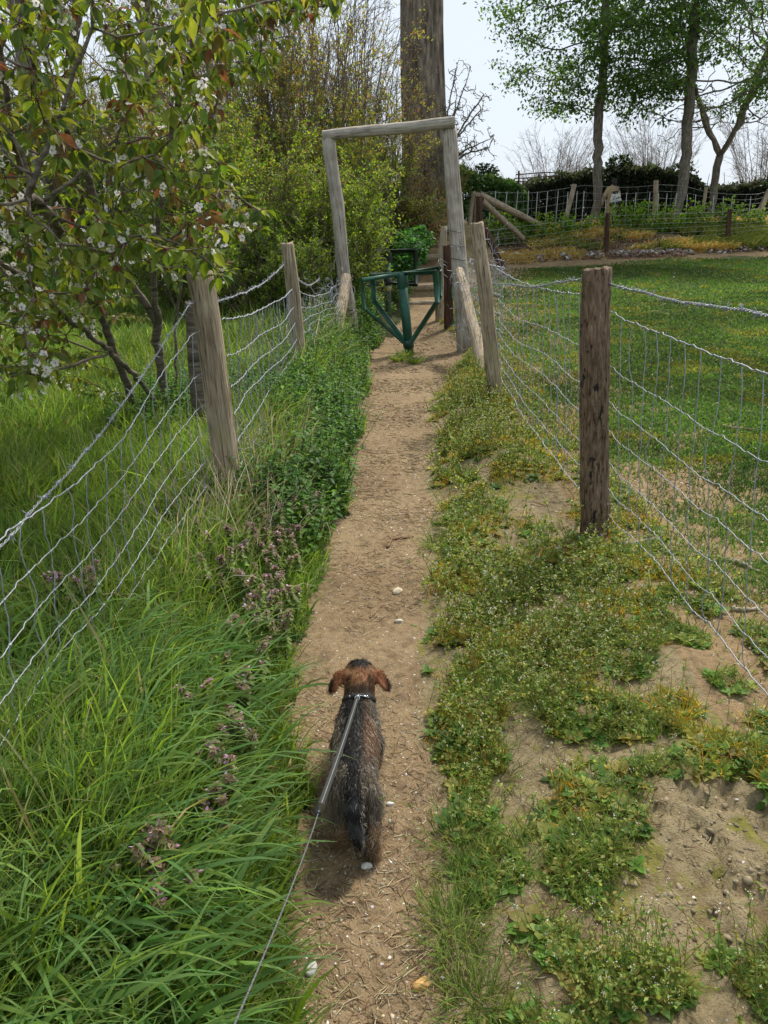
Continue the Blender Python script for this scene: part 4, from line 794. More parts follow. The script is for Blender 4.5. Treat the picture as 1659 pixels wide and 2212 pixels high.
def clods():
    rr = np.random.default_rng(420); parts = []
    def kc(x, y, u, v, r_): return (rightd(x, y) > .03) & (r_.random(len(x)) < (1 - cover(x, y, u, v)) ** 2 * .35 + .8 * ell(u, v, 1540, 1900, 190, 230)) 
    p = scatter(20000, .75, 9, kc, 97, xl=lambda y: pathR(y), xr=lambda y: FENX(y) + 1.0); m = len(p); s = np.minimum(rr.gamma(1.5, .0024, m) + .001, .012) * np.where(p[:, 1] > 3.5, 1.5, 1); sc = s[:, None] * rr.uniform(.7, 1.4, (m, 3)) * [1, 1, .55]
    V0 = ICO1[0] * rr.uniform(.6, 1.25, (len(ICO1[0]), 1)); emit('soil_crumbs', [inst(V0, ICO1[1], p - [0, 0, .001], frames(nrm(rr.normal(size=(m, 3)) * [1, 1, .3]), jit=.6, r=rr), sc, np.array([[.27, .215, .135]]) * rr.uniform(.75, 1.15, (m, 1)))], M_stone)
clods()
def lump(c, s, col, seed, name='pebble', rot=0., flat=.5, mat=None, tpl=None):
    V0 = ico(3)[0]; F0 = ico(3)[1]; V = V0 * (1 + (fbm(V0[:, 0] * 1.3 + seed, V0[:, 1] * 1.3 + V0[:, 2] * .7 + seed, seed % 7)[:, None] - .5) * .7); V = V * np.array([s, s * .68, s * flat]); a = rot
    V = V @ np.array([[math.cos(a), math.sin(a), 0], [-math.sin(a), math.cos(a), 0], [0, 0, 1]]); return obj(name, V + c, F0, mat or M_stone, None, np.tile(col, (len(V), 1)), True)
for (u, v, s, c, rot, lb) in ((792, 1876, .016, (.62, .60, .54), .1, 'large smooth whitish pebble on the path just behind the dog'), (910, 2130, .022, (.55, .33, .12), .5, 'orange tan pebble on the lower right edge of the path'), (673, 2100, .018, (.42, .42, .38), 1.2, 'dull grey flat pebble near the bottom left edge of the path'),
                             (858, 1281, .030, (.55, .47, .33), 1.0, 'pale sandy stone in the middle of the path ahead of the dog'), (843, 1740, .012, (.68, .67, .64), .3, 'small white chip lying right of the dog tail'), (862, 1345, .020, (.50, .46, .36), .2, 'rounded buff stone half buried a little ahead of the dog head'), (749, 972, .03, (.75, .72, .62), .6, 'single white stone in the grass edge left of the path')):
    g = G(u, v); tag(lump(g + [0, 0, s * .15], s, c, int(u), rot=rot), lb, 'pebble', 'larger pebbles on the path')
def twig(pts, r0, label, col, seed=0):
    p = np.array(pts); t = np.linspace(0, 1, 26); k = np.linspace(0, 1, len(p)); q = np.stack([np.interp(t, k, p[:, i]) for i in range(3)], -1); q[:, 2] = np.maximum(q[:, 2], terrain(q[:, 0], q[:, 1]) + r0 * .8); q += (np.random.default_rng(seed).normal(0, r0 * .22, q.shape))
    o = obj('fallen_stick', *tubes(q, r0 * (1 - .55 * t) * (1 + .25 * np.sin(t * 40 + seed)), 9), M_stem, None, col, True); tag(o, label, 'stick', 'sticks lying on the ground')
twig([G(1335, 1183), G(1375, 1177), G(1418, 1168)], .015, 'bleached stick beside the foot of the thick brown post', (.42, .38, .31), 1)
twig([G(838, 1185), G(846, 1170), G(895, 1163)], .008, 'dark hooked twig lying across the middle of the path', (.20, .12, .07), 2)
twig([G(1575, 1215), G(1605, 1225), G(1640, 1240)], .014, 'grey branch piece in the pasture behind the netting, nearer the fence foot', (.27, .22, .17), 3)
twig([G(1578, 1320), G(1610, 1323), G(1645, 1318)], .010, 'pale stick on bare soil beyond the netting', (.45, .38, .27), 4)
twig([G(1465, 1290), G(1490, 1300), G(1520, 1318), G(1540, 1330)], .010, 'dark crooked stick under the bottom netting wires', (.17, .13, .10), 5)
twig([G(1560, 925), G(1600, 930), G(1640, 932)], .014, 'thin straight brown stick on the open turf', (.28, .20, .12), 6)
twig([G(800, 1335), G(815, 1322), G(830, 1300)], .004, 'thin forked twig on the path a step ahead of the dog', (.27, .17, .09), 7)
# ------------------------------------------------------------------ trees
def grow(att, seeds, step, kill, infl, iters=160, bias=(0, 0, .0), jit=.12, seed=0):
    """space colonisation: att (m,3) attractors, seeds list of polylines (existing wood). returns nodes, parent index"""
    rr = np.random.default_rng(seed); nodes, par = [], []
    for pl in seeds:
        pl = np.asarray(pl, float); s = np.concatenate([[0], np.cumsum(np.linalg.norm(np.diff(pl, axis=0), axis=1))]); q = np.linspace(0, s[-1], max(2, int(s[-1] / step) + 1)); c = np.stack([np.interp(q, s, pl[:, k]) for k in range(3)], -1)
        start = len(nodes); root = -1
        if nodes:
            dd = np.linalg.norm(np.array(nodes) - c[0], axis=1); root = int(dd.argmin()) if dd.min() < step * 3 else -1
        for k, p in enumerate(c): nodes.append(p + (rr.normal(0, step * .10, 3) if k else 0)); par.append(root if k == 0 else len(nodes) - 2)
    nodes = np.array(nodes); att = np.asarray(att, float); live = np.ones(len(att), bool)
    bd = np.full(len(att), 1e9); bi = np.zeros(len(att), int)
    def upd(lo):
        nonlocal bd, bi
        idx = np.nonzero(live)[0]
        for c0 in range(0, len(idx), 2000):
            ii = idx[c0:c0 + 2000]; D = np.linalg.norm(att[ii, None] - nodes[None, lo:], axis=2); j = D.argmin(1); m = D[np.arange(len(ii)), j]; b = m < bd[ii]; bd[ii[b]] = m[b]; bi[ii[b]] = j[b] + lo
    upd(0)
    for it in range(iters):
        live &= bd > kill; idx = np.nonzero(live & (bd < infl))[0]
        if not len(idx): break
        d = nrm(att[idx] - nodes[bi[idx]]); acc = np.zeros_like(nodes); np.add.at(acc, bi[idx], d); g = np.unique(bi[idx])
        dr = nrm(nrm(acc[g]) + np.array(bias) + rr.normal(0, jit, (len(g), 3))); new = nodes[g] + dr * step; dd = np.array([np.min(np.sum((nodes - q_) ** 2, 1)) for q_ in new]); ok = dd > (.55 * step) ** 2; new = new[ok]; g = g[ok]
        if not len(new): break
        lo = len(nodes); nodes = np.concatenate([nodes, new]); par += list(g); upd(lo)
        if len(nodes) > 9000: break
    return nodes, np.array(par)
def wood(nodes, par, rtip, rmax_pow=2.2, rmax=None, sides=7, colr=None):
    n = len(nodes); ch = [[] for _ in range(n)]
    for i, p in enumerate(par):
        if p >= 0: ch[p].append(i)
    r = np.zeros(n)
    for i in range(n - 1, -1, -1): r[i] = rtip if not ch[i] else sum(r[c] ** rmax_pow for c in ch[i]) ** (1 / rmax_pow)
    if rmax: r = rtip + (r - rtip) * (rmax - rtip) / max(1e-9, r.max() - rtip)
    parts = []; st = [i for i in range(n) if par[i] < 0]
    while st:
        i = st.pop(); chain = [i]
        while ch[chain[-1]]:
            c = sorted(ch[chain[-1]], key=lambda k: -r[k]); st += [('b', x, chain[-1]) for x in c[1:]]; chain.append(c[0])
        parts.append(chain)
        st2 = []
        for e in st:
            st2.append(e)
        st = [e for e in st2 if not isinstance(e, tuple)]; ext = [e for e in st2 if isinstance(e, tuple)]
        for _, x, p in ext:
            sub = [(x, p)]
            while sub:
                x0, p0 = sub.pop(); chn = [p0, x0]
                while ch[chn[-1]]:
                    c = sorted(ch[chn[-1]], key=lambda k: -r[k]); sub += [(y, chn[-1]) for y in c[1:]]; chn.append(c[0])
                parts.append(chn)
    out = []
    for chn in parts:
        if len(chn) < 2: continue
        q = nodes[chn]; rr_ = r[chn].copy(); 
        if par[chn[0]] >= 0 or len(chn) > 1: rr_[0] = min(rr_[0], rr_[1] * 1.25) if chn is not parts[0] else rr_[0]
        s = sides if rr_.max() > rtip * 3 else 4 if rr_.max() > rtip * 1.6 else 3; out.append((*tubes(q, rr_, s, True), (1, 1, 1) if colr is None else colr))
    return out, r
def tips(nodes, par, r, rtip, f=1.8): return np.nonzero(r < rtip * f)[0]
def smooth_obj(o): o.data.shade_smooth(); return o

# --- cherry by the left fence
def cherry():
    rr = np.random.default_rng(51)
    base = P(375, 935, 5.9); base[2] = onz(base[0], base[1]); t_ = thing('cherry_tree', 'many stemmed cherry in white blossom with bronze green leaves leaning over the left fence', 'tree', base)
    q = lambda *a: [P(*x) for x in a]
    seeds = [[base] + q((350, 820, 5.85), (338, 700, 5.7), (330, 560, 5.5), (350, 420, 5.2), (375, 260, 5.0), (398, 150, 4.8), (420, 60, 4.6), (430, -60, 4.5)),
             [base + [-.22, -.05, 0]] + q((262, 800, 5.5), (225, 700, 5.2), (180, 610, 4.9), (120, 500, 4.6), (60, 400, 4.2), (20, 280, 3.9), (5, 100, 3.7)),
             [base + [.02, -.1, 0]] + q((310, 830, 5.6), (240, 760, 5.0), (150, 690, 4.4), (60, 600, 3.9), (-30, 550, 3.5), (-150, 500, 3.2)),
             [base + [-.05, .05, 0]] + q((380, 830, 6.0), (378, 700, 6.1)),
             q((378, 700, 6.1), (400, 520, 5.9), (425, 400, 5.7), (470, 330, 5.5)),
             q((338, 700, 5.7), (250, 560, 5.4), (240, 440, 5.2), (280, 320, 5.0), (300, 210, 4.8), (350, 130, 4.6)),
             q((365, 300, 5.0), (440, 180, 4.6), (520, 130, 4.3), (590, 105, 4.1)),
             q((250, 560, 5.4), (170, 330, 5.0), (100, 220, 4.6), (60, 100, 4.3)),
             q((330, 560, 5.5), (410, 480, 4.8), (480, 470, 4.3), (560, 450, 4.0)),
             q((225, 700, 5.2), (150, 540, 4.2), (110, 460, 3.4), (60, 420, 2.9)),
             q((398, 150, 4.8), (520, 60, 4.2), (640, 20, 3.9), (720, 5, 3.7)),
             q((240, 760, 5.0), (120, 800, 4.6), (40, 840, 4.3))]
    def inside(u, v):
        m = (v < 820) & (u < 600 - .00022 * (v - 350) ** 2 * (v > 350) * 1.5)
        m &= ~((v > 500) & (u > 560 - (v - 500) * .55)); m &= ~((v > 640) & (u > 300 - (v - 640) * 1.2))
        m &= ~((u > 470) & (v > 190) & (v < 370)); m |= (v < 110) & (u < 750 - v * 1.2); m &= ~((v > 720) & (u > 160)); return m
    n = 9000; u = rr.uniform(-420, 760, n); v = rr.uniform(-330, 820, n); Y = rr.uniform(2.5, 5.9, n); ok = inside(u, v); u, v, Y = u[ok], v[ok], Y[ok]
    Y = np.where(u > 520, np.clip(Y, 3.3, 5), Y); p = np.stack([P(a, b, c) for a, b, c in zip(u, v, Y)]); k = fbm(p[:, 0] * 2 + p[:, 2], p[:, 1] * 2, 3) + rr.uniform(-.1, .1, len(p)) > .44; p = p[k][:1900]
    nodes, par = grow(p, seeds, .075, .11, 1.3, 90, seed=1, jit=.15); parts, r = wood(nodes, par, .0022, 2.2, .038, 9)
    smooth_obj(obj('trunk', *join(parts)[:2], M_barkc, t_))
    # leaves in drooping clusters at thin nodes, bronze tips
    tp = tips(nodes, par, r, .0026, 1.9); key = np.floor(nodes[tp] / .06).astype(int); _, ui = np.unique(key, axis=0, return_index=True); tp = tp[ui]; c = nodes[tp]; uu, vv = uv_of(c); keep = c[:, 1] > 2.1; c = c[keep]; m = len(c); kf = 7
    az = rr.uniform(0, 6.28, (m, 1)) + np.arange(kf)[None] * 2.5 + rr.normal(0, .3, (m, kf)); el = rr.normal(-.6, .42, (m, kf)); D = np.stack([np.cos(az) * np.cos(el), np.sin(az) * np.cos(el), np.sin(el)], -1).reshape(-1, 3)
    O = np.repeat(c, kf, 0) + D * .018; s = rr.uniform(.034, .076, m * kf); br = np.repeat(rr.random(m) < .20, kf) & (rr.random(m * kf) < .6)
    cc = pal([(.12, .18, .028), (.165, .225, .03), (.085, .14, .028), (.22, .26, .045)], m * kf, rr, .15); cc[br] = pal([(.17, .12, .04), (.18, .16, .035), (.20, .10, .045)], br.sum(), rr)
    pet = np.repeat(c, kf, 0); Vp, Fp = tubes(np.stack([pet, O], 1), np.full(2, .0011), 3, False); V, F, col = join([inst(*CH, O, frames(D, jit=.6, r=rr), s, cc), (Vp, Fp, (.22, .07, .04))]); obj('foliage', V, F, M_leaf, t_, col)
    # blossom: hanging bunches of five-petalled flowers
    tb_ = tips(nodes, par, r, .0026, 2.6); tb_ = tb_[rr.random(len(tb_)) < .2 + .4 * (fbm(nodes[tb_][:, 0] * 2, nodes[tb_][:, 2] * 2 + nodes[tb_][:, 1], 8) > .56)]; c = nodes[tb_]; m = len(c); kf = 5
    O = np.repeat(c, kf, 0) + rr.normal(0, .022, (m * kf, 3)) + [0, 0, -.035]; D = nrm(rr.normal(size=(m * kf, 3)) + [0, -.3, -.1]); M3 = frames(rdir(m * kf, rr), D, jit=.05, r=rr)
    a = inst(*FL5, O, M3, rr.uniform(.011, .017, m * kf), np.clip(np.array([[.80, .77, .74]]) * (1 + rr.normal(0, .05, (m * kf, 1))), 0, .88)); Vp, Fp = tubes(np.stack([np.repeat(c, kf, 0), O - D * .004], 1), np.full(2, .0009), 3, False)
    V, F, col = join([a, inst(*ICO1, O + 0 * D, M3, .0035, (.35, .30, .10)), (Vp, Fp, (.25, .14, .06))]); obj('blossom', V, F, M_petal, t_, col)
cherry()

# --- leafy field trees on the right
def leafy_tree(label, trunk, zb, cx, cy, rad, ztop, seed, rt, leafn=10, r0=1.0, skew=0.):
    rr = np.random.default_rng(seed); trunk = np.array(trunk); t_ = thing('leafy_tree', label, 'tree', trunk[0], None)
    # attractors: drooping tiers
    n = 4200; a = rr.uniform(0, 6.28, n); z = rr.uniform(0, 1, n) ** 1.1; prof = rad * (.55 + .45 * np.sin(np.clip(z * 1.25 + .12, 0, 1) * PI)) * np.where(z > .75, 1.25 * (1 - z) / .25 * .8 + .2, 1); rd = prof * np.sqrt(rr.uniform(.02, 1, n)) * (1 + .25 * (vn(a * 1.6, z * 6, seed) - .5) * 2)
    zz = zb + z * (ztop - zb); tier = np.round(zz / .62) * .62; zz = tier + rr.normal(0, .10, n) - .16 * (rd / rad) ** 2 + (rd / rad) * .25 + (vn(a, zz * .3, 3) - .5) * .6; p = np.stack([cx + np.cos(a) * rd + skew * z, cy + np.sin(a) * rd, zz], -1)
    k = fbm(p[:, 0] * .9 + 20, p[:, 2] * 1.3 + p[:, 1] * .5, seed) + rr.uniform(-.07, .07, n) > .50; p = p[k]
    top = trunk[-1]; seeds = [trunk]; 
    for j in range(7):
        a0 = j * 2.4 + seed; st = trunk[-1] * .55 + trunk[-2] * .45 if j % 2 else trunk[-1]; seeds.append([st, st + [math.cos(a0) * .35, math.sin(a0) * .35, .55], st + [math.cos(a0) * .9, math.sin(a0) * .9, 1.7 + .2 * j]])
    nodes, par = grow(p, seeds, .20, .24, 2.2, 70, seed=seed, jit=.12); parts, r = wood(nodes, par, .006, 1.95, rt, 9); smooth_obj(obj('trunk', *join(parts)[:2], M_bark, t_))
    tp = tips(nodes, par, r, .007, 2.6); key = np.floor(nodes[tp] / .17).astype(int); _, ui = np.unique(key, axis=0, return_index=True); tp = tp[ui]; c = nodes[tp]; m = len(c); kf = leafn; O = np.repeat(c, kf, 0) + rr.normal(0, 1, (m * kf, 3)) * [.17, .17, .09]
    az = rr.uniform(0, 6.28, m * kf); el = rr.normal(-.45, .4, m * kf); D = np.stack([np.cos(az) * np.cos(el), np.sin(az) * np.cos(el), np.sin(el)], -1)
    V, F, col = join([inst(*LEAF2, O, frames(D, jit=.5, r=rr), rr.uniform(.09, .145, m * kf), pal([(.065, .14, .03), (.09, .18, .035), (.12, .22, .035), (.055, .12, .03)], m * kf, rr, .15))]); obj('foliage', V, F, M_leaf, t_, col); return nodes
def up(u, v, Y): p = P(u, v, Y); return p
ta = [up(1283, 496, 24), up(1285, 470, 24), up(1291, 400, 24), up(1293, 330, 24), up(1291, 290, 24), up(1293, 262, 24), up(1297, 225, 24), up(1303, 150, 24), up(1308, 60, 24), up(1310, -60, 24)]; ta[0][2] = onz(ta[0][0], 24) - .1
cxa = ta[5][0] - .2; leafy_tree('young leafy tree with a straight grey trunk beside the walker in the beige coat', ta, P(1290, 245, 24)[2] + .1, cxa + .15, 24.2, 2.95, 11.2, 61, .13)
tb_ = [up(1452, 502, 23.5), up(1461, 455, 23.5), up(1474, 400, 23.5), up(1483, 340, 23.5), up(1484, 280, 23.5), up(1488, 230, 23.5), up(1494, 160, 23.5), up(1500, 70, 23.5), up(1505, -50, 23.5)]; tb_[0][2] = onz(tb_[0][0], 23.5) - .1
leafy_tree('leafy tree with a leaning trunk, right of the walker and over the far fence', tb_, P(1488, 240, 23.5)[2] + .1, tb_[5][0] + .4, 23.6, 3.3, 11.2, 62, .145)
def bare_tree(label, base, H, spread, seed, rt, n=700, lean=0., tip=.012, buds=False, mat=None, fork=.25, step=.3, name='bare_tree'):
    rr = np.random.default_rng(seed); base = np.array(base, float); t_ = thing(name, label, 'tree', base)
    a = rr.uniform(0, 6.28, n); z = rr.uniform(fork + .08, 1, n); rd = spread * np.sin(np.clip((z - fork) / (1 - fork), 0, 1) * PI * .62 + .35) * np.sqrt(rr.uniform(0, 1, n)); p = base + np.stack([np.cos(a) * rd + lean * z, np.sin(a) * rd, z * H], -1)
    tr = [base - [0, 0, .2], base + [lean * .1, 0, H * fork * .6], base + [lean * .2, 0, H * fork]]; f = tr[-1]; seeds = [tr]
    for j in range(4): a0 = j * 1.57 + seed; seeds.append([f, f + [math.cos(a0) * spread * .16, math.sin(a0) * spread * .16, H * .12], f + [math.cos(a0) * spread * .38, math.sin(a0) * spread * .38, H * (.3 + .04 * j)]])
    nodes, par = grow(p, seeds, step, step * .9, 6 * step + 1, 60, seed=seed, jit=.22, bias=(0, 0, .12)); parts, r = wood(nodes, par, tip, 2.3, rt, 8); smooth_obj(obj('trunk', *join(parts)[:2], mat or M_bark, t_))
    if buds:
        tp = tips(nodes, par, r, tip, 1.7); m = len(tp); kf = 3; O = np.repeat(nodes[tp], kf, 0) + rr.normal(0, .12, (m * kf, 3)); V, F, col = join([inst(*DIAM, O, frames(rdir(m * kf, rr), r=rr), rr.uniform(.03, .06, m * kf), pal(buds, m * kf, rr))]); obj('foliage', V, F, M_leaf, t_, col)
def bz_(u, Y): x = P(u, 450, Y)[0]; return (x, Y, onz(x, Y))
bare_tree('bare spreading tree with forked limbs at the right edge behind the fence', bz_(1535, 25.5), 6.6, 3.6, 71, .12, 620, .5, .011, step=.26, fork=.28)
# big furrowed trunk
Yp = 20.5; pbse = P(918, 470, Yp); zb_ = onz(pbse[0], Yp) - .3
pt = [np.array([pbse[0], Yp, zb_]), np.array([pbse[0], Yp, zb_ + .5]), P(920, 400, Yp), P(916, 250, Yp), P(912, 120, Yp), P(911, 0, Yp), P(909, -260, Yp), P(908, -700, Yp)]
rad_ = np.array([.86, .70, .58, .53, .51, .49, .46, .36]); 
def big_trunk():
    t_ = thing('poplar_tree', 'huge straight furrowed trunk rising out of the thicket behind the gateway', 'tree', pt[0])
    p = np.array(pt); s = np.linspace(0, 7, 90); k = np.arange(8); c = np.stack([np.interp(s, k, p[:, i]) for i in range(3)], -1); r_ = np.interp(s, k, rad_); sd = 90; a = np.arange(sd) / sd * 2 * PI; A = a[None] + s[:, None] * 0
    g = np.abs(fbm(np.cos(A) * 7 + 9, np.sin(A) * 7 + c[:, 2:3] * .35, 3, 3) - .5) * 2; rr_ = r_[:, None] * (1.02 - .10 * sst(.35, 0, g)) * (1 + .06 * (fbm(np.cos(A) * 1.5, np.sin(A) * 1.5 + c[:, 2:3] * .1, 5) - .5))
    V = np.stack([c[:, 0:1] + rr_ * np.cos(A), c[:, 1:2] + rr_ * np.sin(A), c[:, 2:3] + 0 * A], -1).reshape(-1, 3); i = np.arange(89)[:, None] * sd + np.arange(sd)[None]; j = np.arange(89)[:, None] * sd + (np.arange(sd)[None] + 1) % sd
    obj('trunk', V, np.stack([i, j, j + sd, i + sd], -1).reshape(-1, 4), M_barkp, t_)
    rr = np.random.default_rng(88); out = []
    for k in range(9):
        h = 9 + k * .9; a0 = k * 2.4; b = np.array([p[-1][0] + math.cos(a0) * .3, Yp + math.sin(a0) * .3, h]); out.append((*tubes(np.array([b, b + [math.cos(a0) * .8, math.sin(a0) * .8, .9], b + [math.cos(a0) * 1.8, math.sin(a0) * 1.8, 2.6]]), np.array([.10, .07, .02]), 8), (1, 1, 1)))
    V, F, _ = join(out); obj('limbs', V, F, M_barkp, t_)
big_trunk()
for k, (u, Y, r_, H, lb) in enumerate(((105, 17, .21, 11, 'tall grey trunk far left, seen through the cherry blossom'), (355, 19, .17, 11, 'tall straight grey trunk behind the cherry, right of the far left trunk'), (205, 21, .13, 10, 'slim pale trunk between the two tall grey trunks behind the cherry'), (-150, 16, .18, 10, 'grey trunk just beyond the left edge behind the cherry'))):
    bare_tree(lb, bz_(u, Y), H, 3.0, 90 + k, r_, 420, .2, .013, step=.32, fork=.42, buds=[(.13, .15, .03), (.20, .14, .04)])

# ------------------------------------------------------------------ thicket shrubs
def shrub_mesh(H, Rd, seed, cols_lo, cols_hi, nst=26, ntw=420, nlf=15000, lsz=.05, bare=.0, zsplit=.5, wood_c=(.19, .15, .105), rtw=.006, crowd=1.0, low=0.0):
    rr = np.random.default_rng(seed); a = rr.uniform(0, 6.28, nst); L = rr.uniform(.65, 1.05, nst) * H; out_ = rr.uniform(.15, 1.0, nst) * Rd; t = np.linspace(0, 1, 9)
    b0 = rr.uniform(0, .35 * Rd, nst); st = np.stack([np.cos(a)[:, None] * (b0[:, None] + (out_ - b0)[:, None] * t ** 1.35), np.sin(a)[:, None] * (b0[:, None] + (out_ - b0)[:, None] * t ** 1.35), L[:, None] * (t - .12 * (out_ / Rd)[:, None] * t ** 2)], -1); st += np.cumsum(rr.normal(0, .03, st.shape), 1)
    parts = [(*tubes(st, np.linspace(.028, .006, 9)[None] * rr.uniform(.6, 1.2, (nst, 1)), 5, False), wood_c)]
    i = rr.integers(0, nst, ntw); f = rr.uniform(.08 + low, .98, ntw); k = np.minimum((f * 8).astype(int), 7); fr = f * 8 - k; O = st[i, k] * (1 - fr[:, None]) + st[i, k + 1] * fr[:, None]
    az = np.arctan2(O[:, 1], O[:, 0]) + rr.normal(0, 1.0, ntw); D = nrm(np.stack([np.cos(az), np.sin(az), rr.uniform(.1, 1.6, ntw)], -1)); tl = rr.uniform(.3, 1.0, ntw) * (.35 + .3 * Rd) * .8; tt = np.linspace(0, 1, 5); tw = O[:, None] + D[:, None] * (tl[:, None] * tt)[..., None] + np.cumsum(rr.normal(0, .03, (ntw, 5, 3)), 1); tw[..., 2] += (tt ** 2 * .12)[None]
    parts.append((*tubes(tw, np.linspace(1.2, .5, 5) * rtw, 3, False), wood_c))
    n2 = ntw * 4; i2 = rr.integers(0, ntw, n2); k2 = rr.integers(1, 5, n2); O2 = tw[i2, k2]; D2 = nrm(D[i2] + rr.normal(0, .75, (n2, 3)) + [0, 0, .3]); l2 = rr.uniform(.10, .38, n2); s2 = np.stack([O2, O2 + D2 * l2[:, None] * .5 + rr.normal(0, .012, (n2, 3)), O2 + D2 * l2[:, None]], 1); parts.append((*tubes(s2, np.array([.7, .6, .4]) * rtw, 3, False), wood_c))
    n = nlf; j = rr.integers(0, n2, n); f = rr.uniform(0, 1.05, n); O3 = s2[j, 0] * (1 - f[:, None]) + s2[j, 2] * f[:, None] + rr.normal(0, .022, (n, 3)); dn = fbm(O3[:, 0] * 2.2 + seed, O3[:, 2] * 2.2 + O3[:, 1], seed % 9); kp = (dn + rr.uniform(-.15, .15, n) > .42) & (rr.random(n) > bare * (O3[:, 2] / H)); O3 = O3[kp]; n = len(O3)
    h = O3[:, 2] / H + rr.normal(0, .14, n); c = np.where((h < zsplit)[:, None], pal(cols_lo, n, rr, .2), pal(cols_hi, n, rr, .2)); lf = inst(*DIAM, O3, frames(nrm(rr.normal(size=(n, 3)) + [0, 0, .3]), jit=.8, r=rr), lsz * rr.uniform(.5, 1.15, n), c); return join(parts), join([lf])
def place_shrub(lib, label, name, x, y, rot=0., sc=(1, 1, 1), cat='shrub', group=None, dz=-.1):
    g = (x, y, onz(x, y) + dz); t_ = thing(name, label, cat, g, group); t_.rotation_euler = (0, 0, rot); t_.scale = sc
    link('branches', lib[0], None, t_); link('foliage', lib[1], None, t_); return t_
def lib(key, **kw):
    (V, F, c), (V2, F2, c2) = shrub_mesh(**kw); a = mesh(key + '_branches', V, F, c); a.materials.append(M_stem); b = mesh(key + '_leaves', V2, F2, c2); b.materials.append(M_leaf); return a, b
LO = [(.16, .28, .035), (.21, .33, .04), (.12, .21, .03), (.26, .35, .05)]; HI = [(.25, .27, .05), (.32, .27, .06), (.28, .32, .05), (.38, .26, .07), (.20, .24, .05)]
LA = lib('thicket_a', H=4.6, Rd=1.9, seed=1, cols_lo=LO, cols_hi=HI, nst=34, ntw=620, nlf=46000, lsz=.062, bare=.45, zsplit=.5)
LB = lib('thicket_b', H=3.0, Rd=1.6, seed=2, cols_lo=LO, cols_hi=LO + HI[:2], nst=30, ntw=560, nlf=50000, lsz=.06, bare=.1, zsplit=.75)
LC = lib('thicket_c', H=5.6, Rd=2.0, seed=3, cols_lo=HI, cols_hi=HI + [(.34, .19, .05)], nst=36, ntw=620, nlf=22000, lsz=.055, bare=.8, zsplit=.4, wood_c=(.22, .175, .125))
for k, (u, Y, l, sc, lb) in enumerate((
    (690, 12.6, LB, .75, 'low bright green bush right behind the left gatepost'), (590, 12.4, LB, .85, 'dense green bush beyond the second left fence post'), (735, 16.2, LB, .80, 'bright bush filling the gateway left of the dark turnstile'),
    (480, 12.8, LB, .95, 'green bush behind the gap between the two left fence posts'), (700, 15.6, LA, 1.0, 'tall thorny shrub seen above the left end of the crossbar'), (590, 15.5, LA, 1.05, 'tall thorny shrub left of the gateway with olive upper twigs'),
    (470, 15.2, LA, 1.0, 'tall olive shrub just right of the cherry tree'), (790, 17.8, LA, .82, 'tall twiggy shrub inside the gateway opening'), (862, 18.2, LC, .62, 'orange tinged shrub growing against the huge furrowed trunk'), (775, 18.8, LC, .90, 'highest brownish shrub left of the huge trunk'),
    (650, 18.5, LC, 1.0, 'brownish high shrub behind the olive ones above the gateway'), (540, 18.0, LC, 1.12, 'brownish high shrub behind the cherry tree twigs'), (905, 18.0, LB, .42, 'small bush at the foot of the huge trunk above the steps'), (380, 16.5, LA, .95, 'olive shrub hidden behind the cherry stems'),
    (250, 17.5, LB, 1.0, 'green bush beyond the meadow behind the cherry'), (100, 18.5, LB, 1.05, 'green bush at the far left meadow edge'), (-60, 18, LA, .9, 'tall shrub past the left edge of the meadow'), (955, 20.2, LA, .42, 'shrub with bare side twigs right of the huge trunk'), (420, 20, LC, 1.1, 'tall bare shrub far behind the cherry'), (170, 21, LA, 1.0, 'tall shrub behind the far left bush'), (30, 22, LC, 1.0, 'brownish shrub behind the far left trunk'))):
    x = P(u, 600, Y)[0]; place_shrub(l, lb, 'thorn_shrub', x, Y, k * 1.7, (sc, sc, sc * (1 + .1 * math.sin(k * 5))), group='shrubs of the thicket behind the gateway')
LG = lib('low_bush', H=1.5, Rd=1.1, seed=12, cols_lo=LO, cols_hi=LO, nst=26, ntw=420, nlf=26000, lsz=.055, bare=0, zsplit=2., low=-.04)
for k, (u, Y, sc, lb) in enumerate(((560, 11.3, .8, 'low round bush at the foot of the second left fence post'), (655, 11.6, .8, 'low round bush left of the brace of the left gatepost'), (500, 11.8, .95, 'low bush between the two left fence posts, behind the wire'), (738, 14.4, .7, 'low bush just left of the dark turnstile'), (430, 12.6, 1.1, 'low bush hidden behind the nearest left post and the cherry stems'), (720, 12.9, 1.0, 'low bush directly behind the left gatepost foot'), (620, 13.2, 1.2, 'broad low bush in front of the olive thicket'))):
    place_shrub(LG, lb, 'low_shrub', P(u, 600, Y)[0], Y, k * 2.1, (sc, sc, sc), group='low bushes along the foot of the thicket')
TW = [(.30, .26, .22)]
LD = lib('leafless', H=6.0, Rd=3.4, seed=9, cols_lo=TW, cols_hi=TW, nst=40, ntw=620, nlf=300, lsz=.05, bare=.9, wood_c=(.30, .265, .23), rtw=.008, low=.2)
for u, Y, sc, lb in ((1195, 44, .84, 'thin leafless round crowned tree far behind the hedge left of the leafy trees'), (1405, 42, .92, 'thin leafless tree far behind the hedge between the two leafy trees'), (1640, 40, .95, 'pale far leafless tree behind the forked bare tree at the right edge'), (1118, 52, .55, 'smallest faint leafless tree at the left end of the dark hedge')):
    x = P(u, 450, Y)[0]; place_shrub(LD, lb, 'bare_tree', x, Y, u * .1, (sc, sc, sc * 1.02), cat='tree', group='leafless trees far behind the hedge')
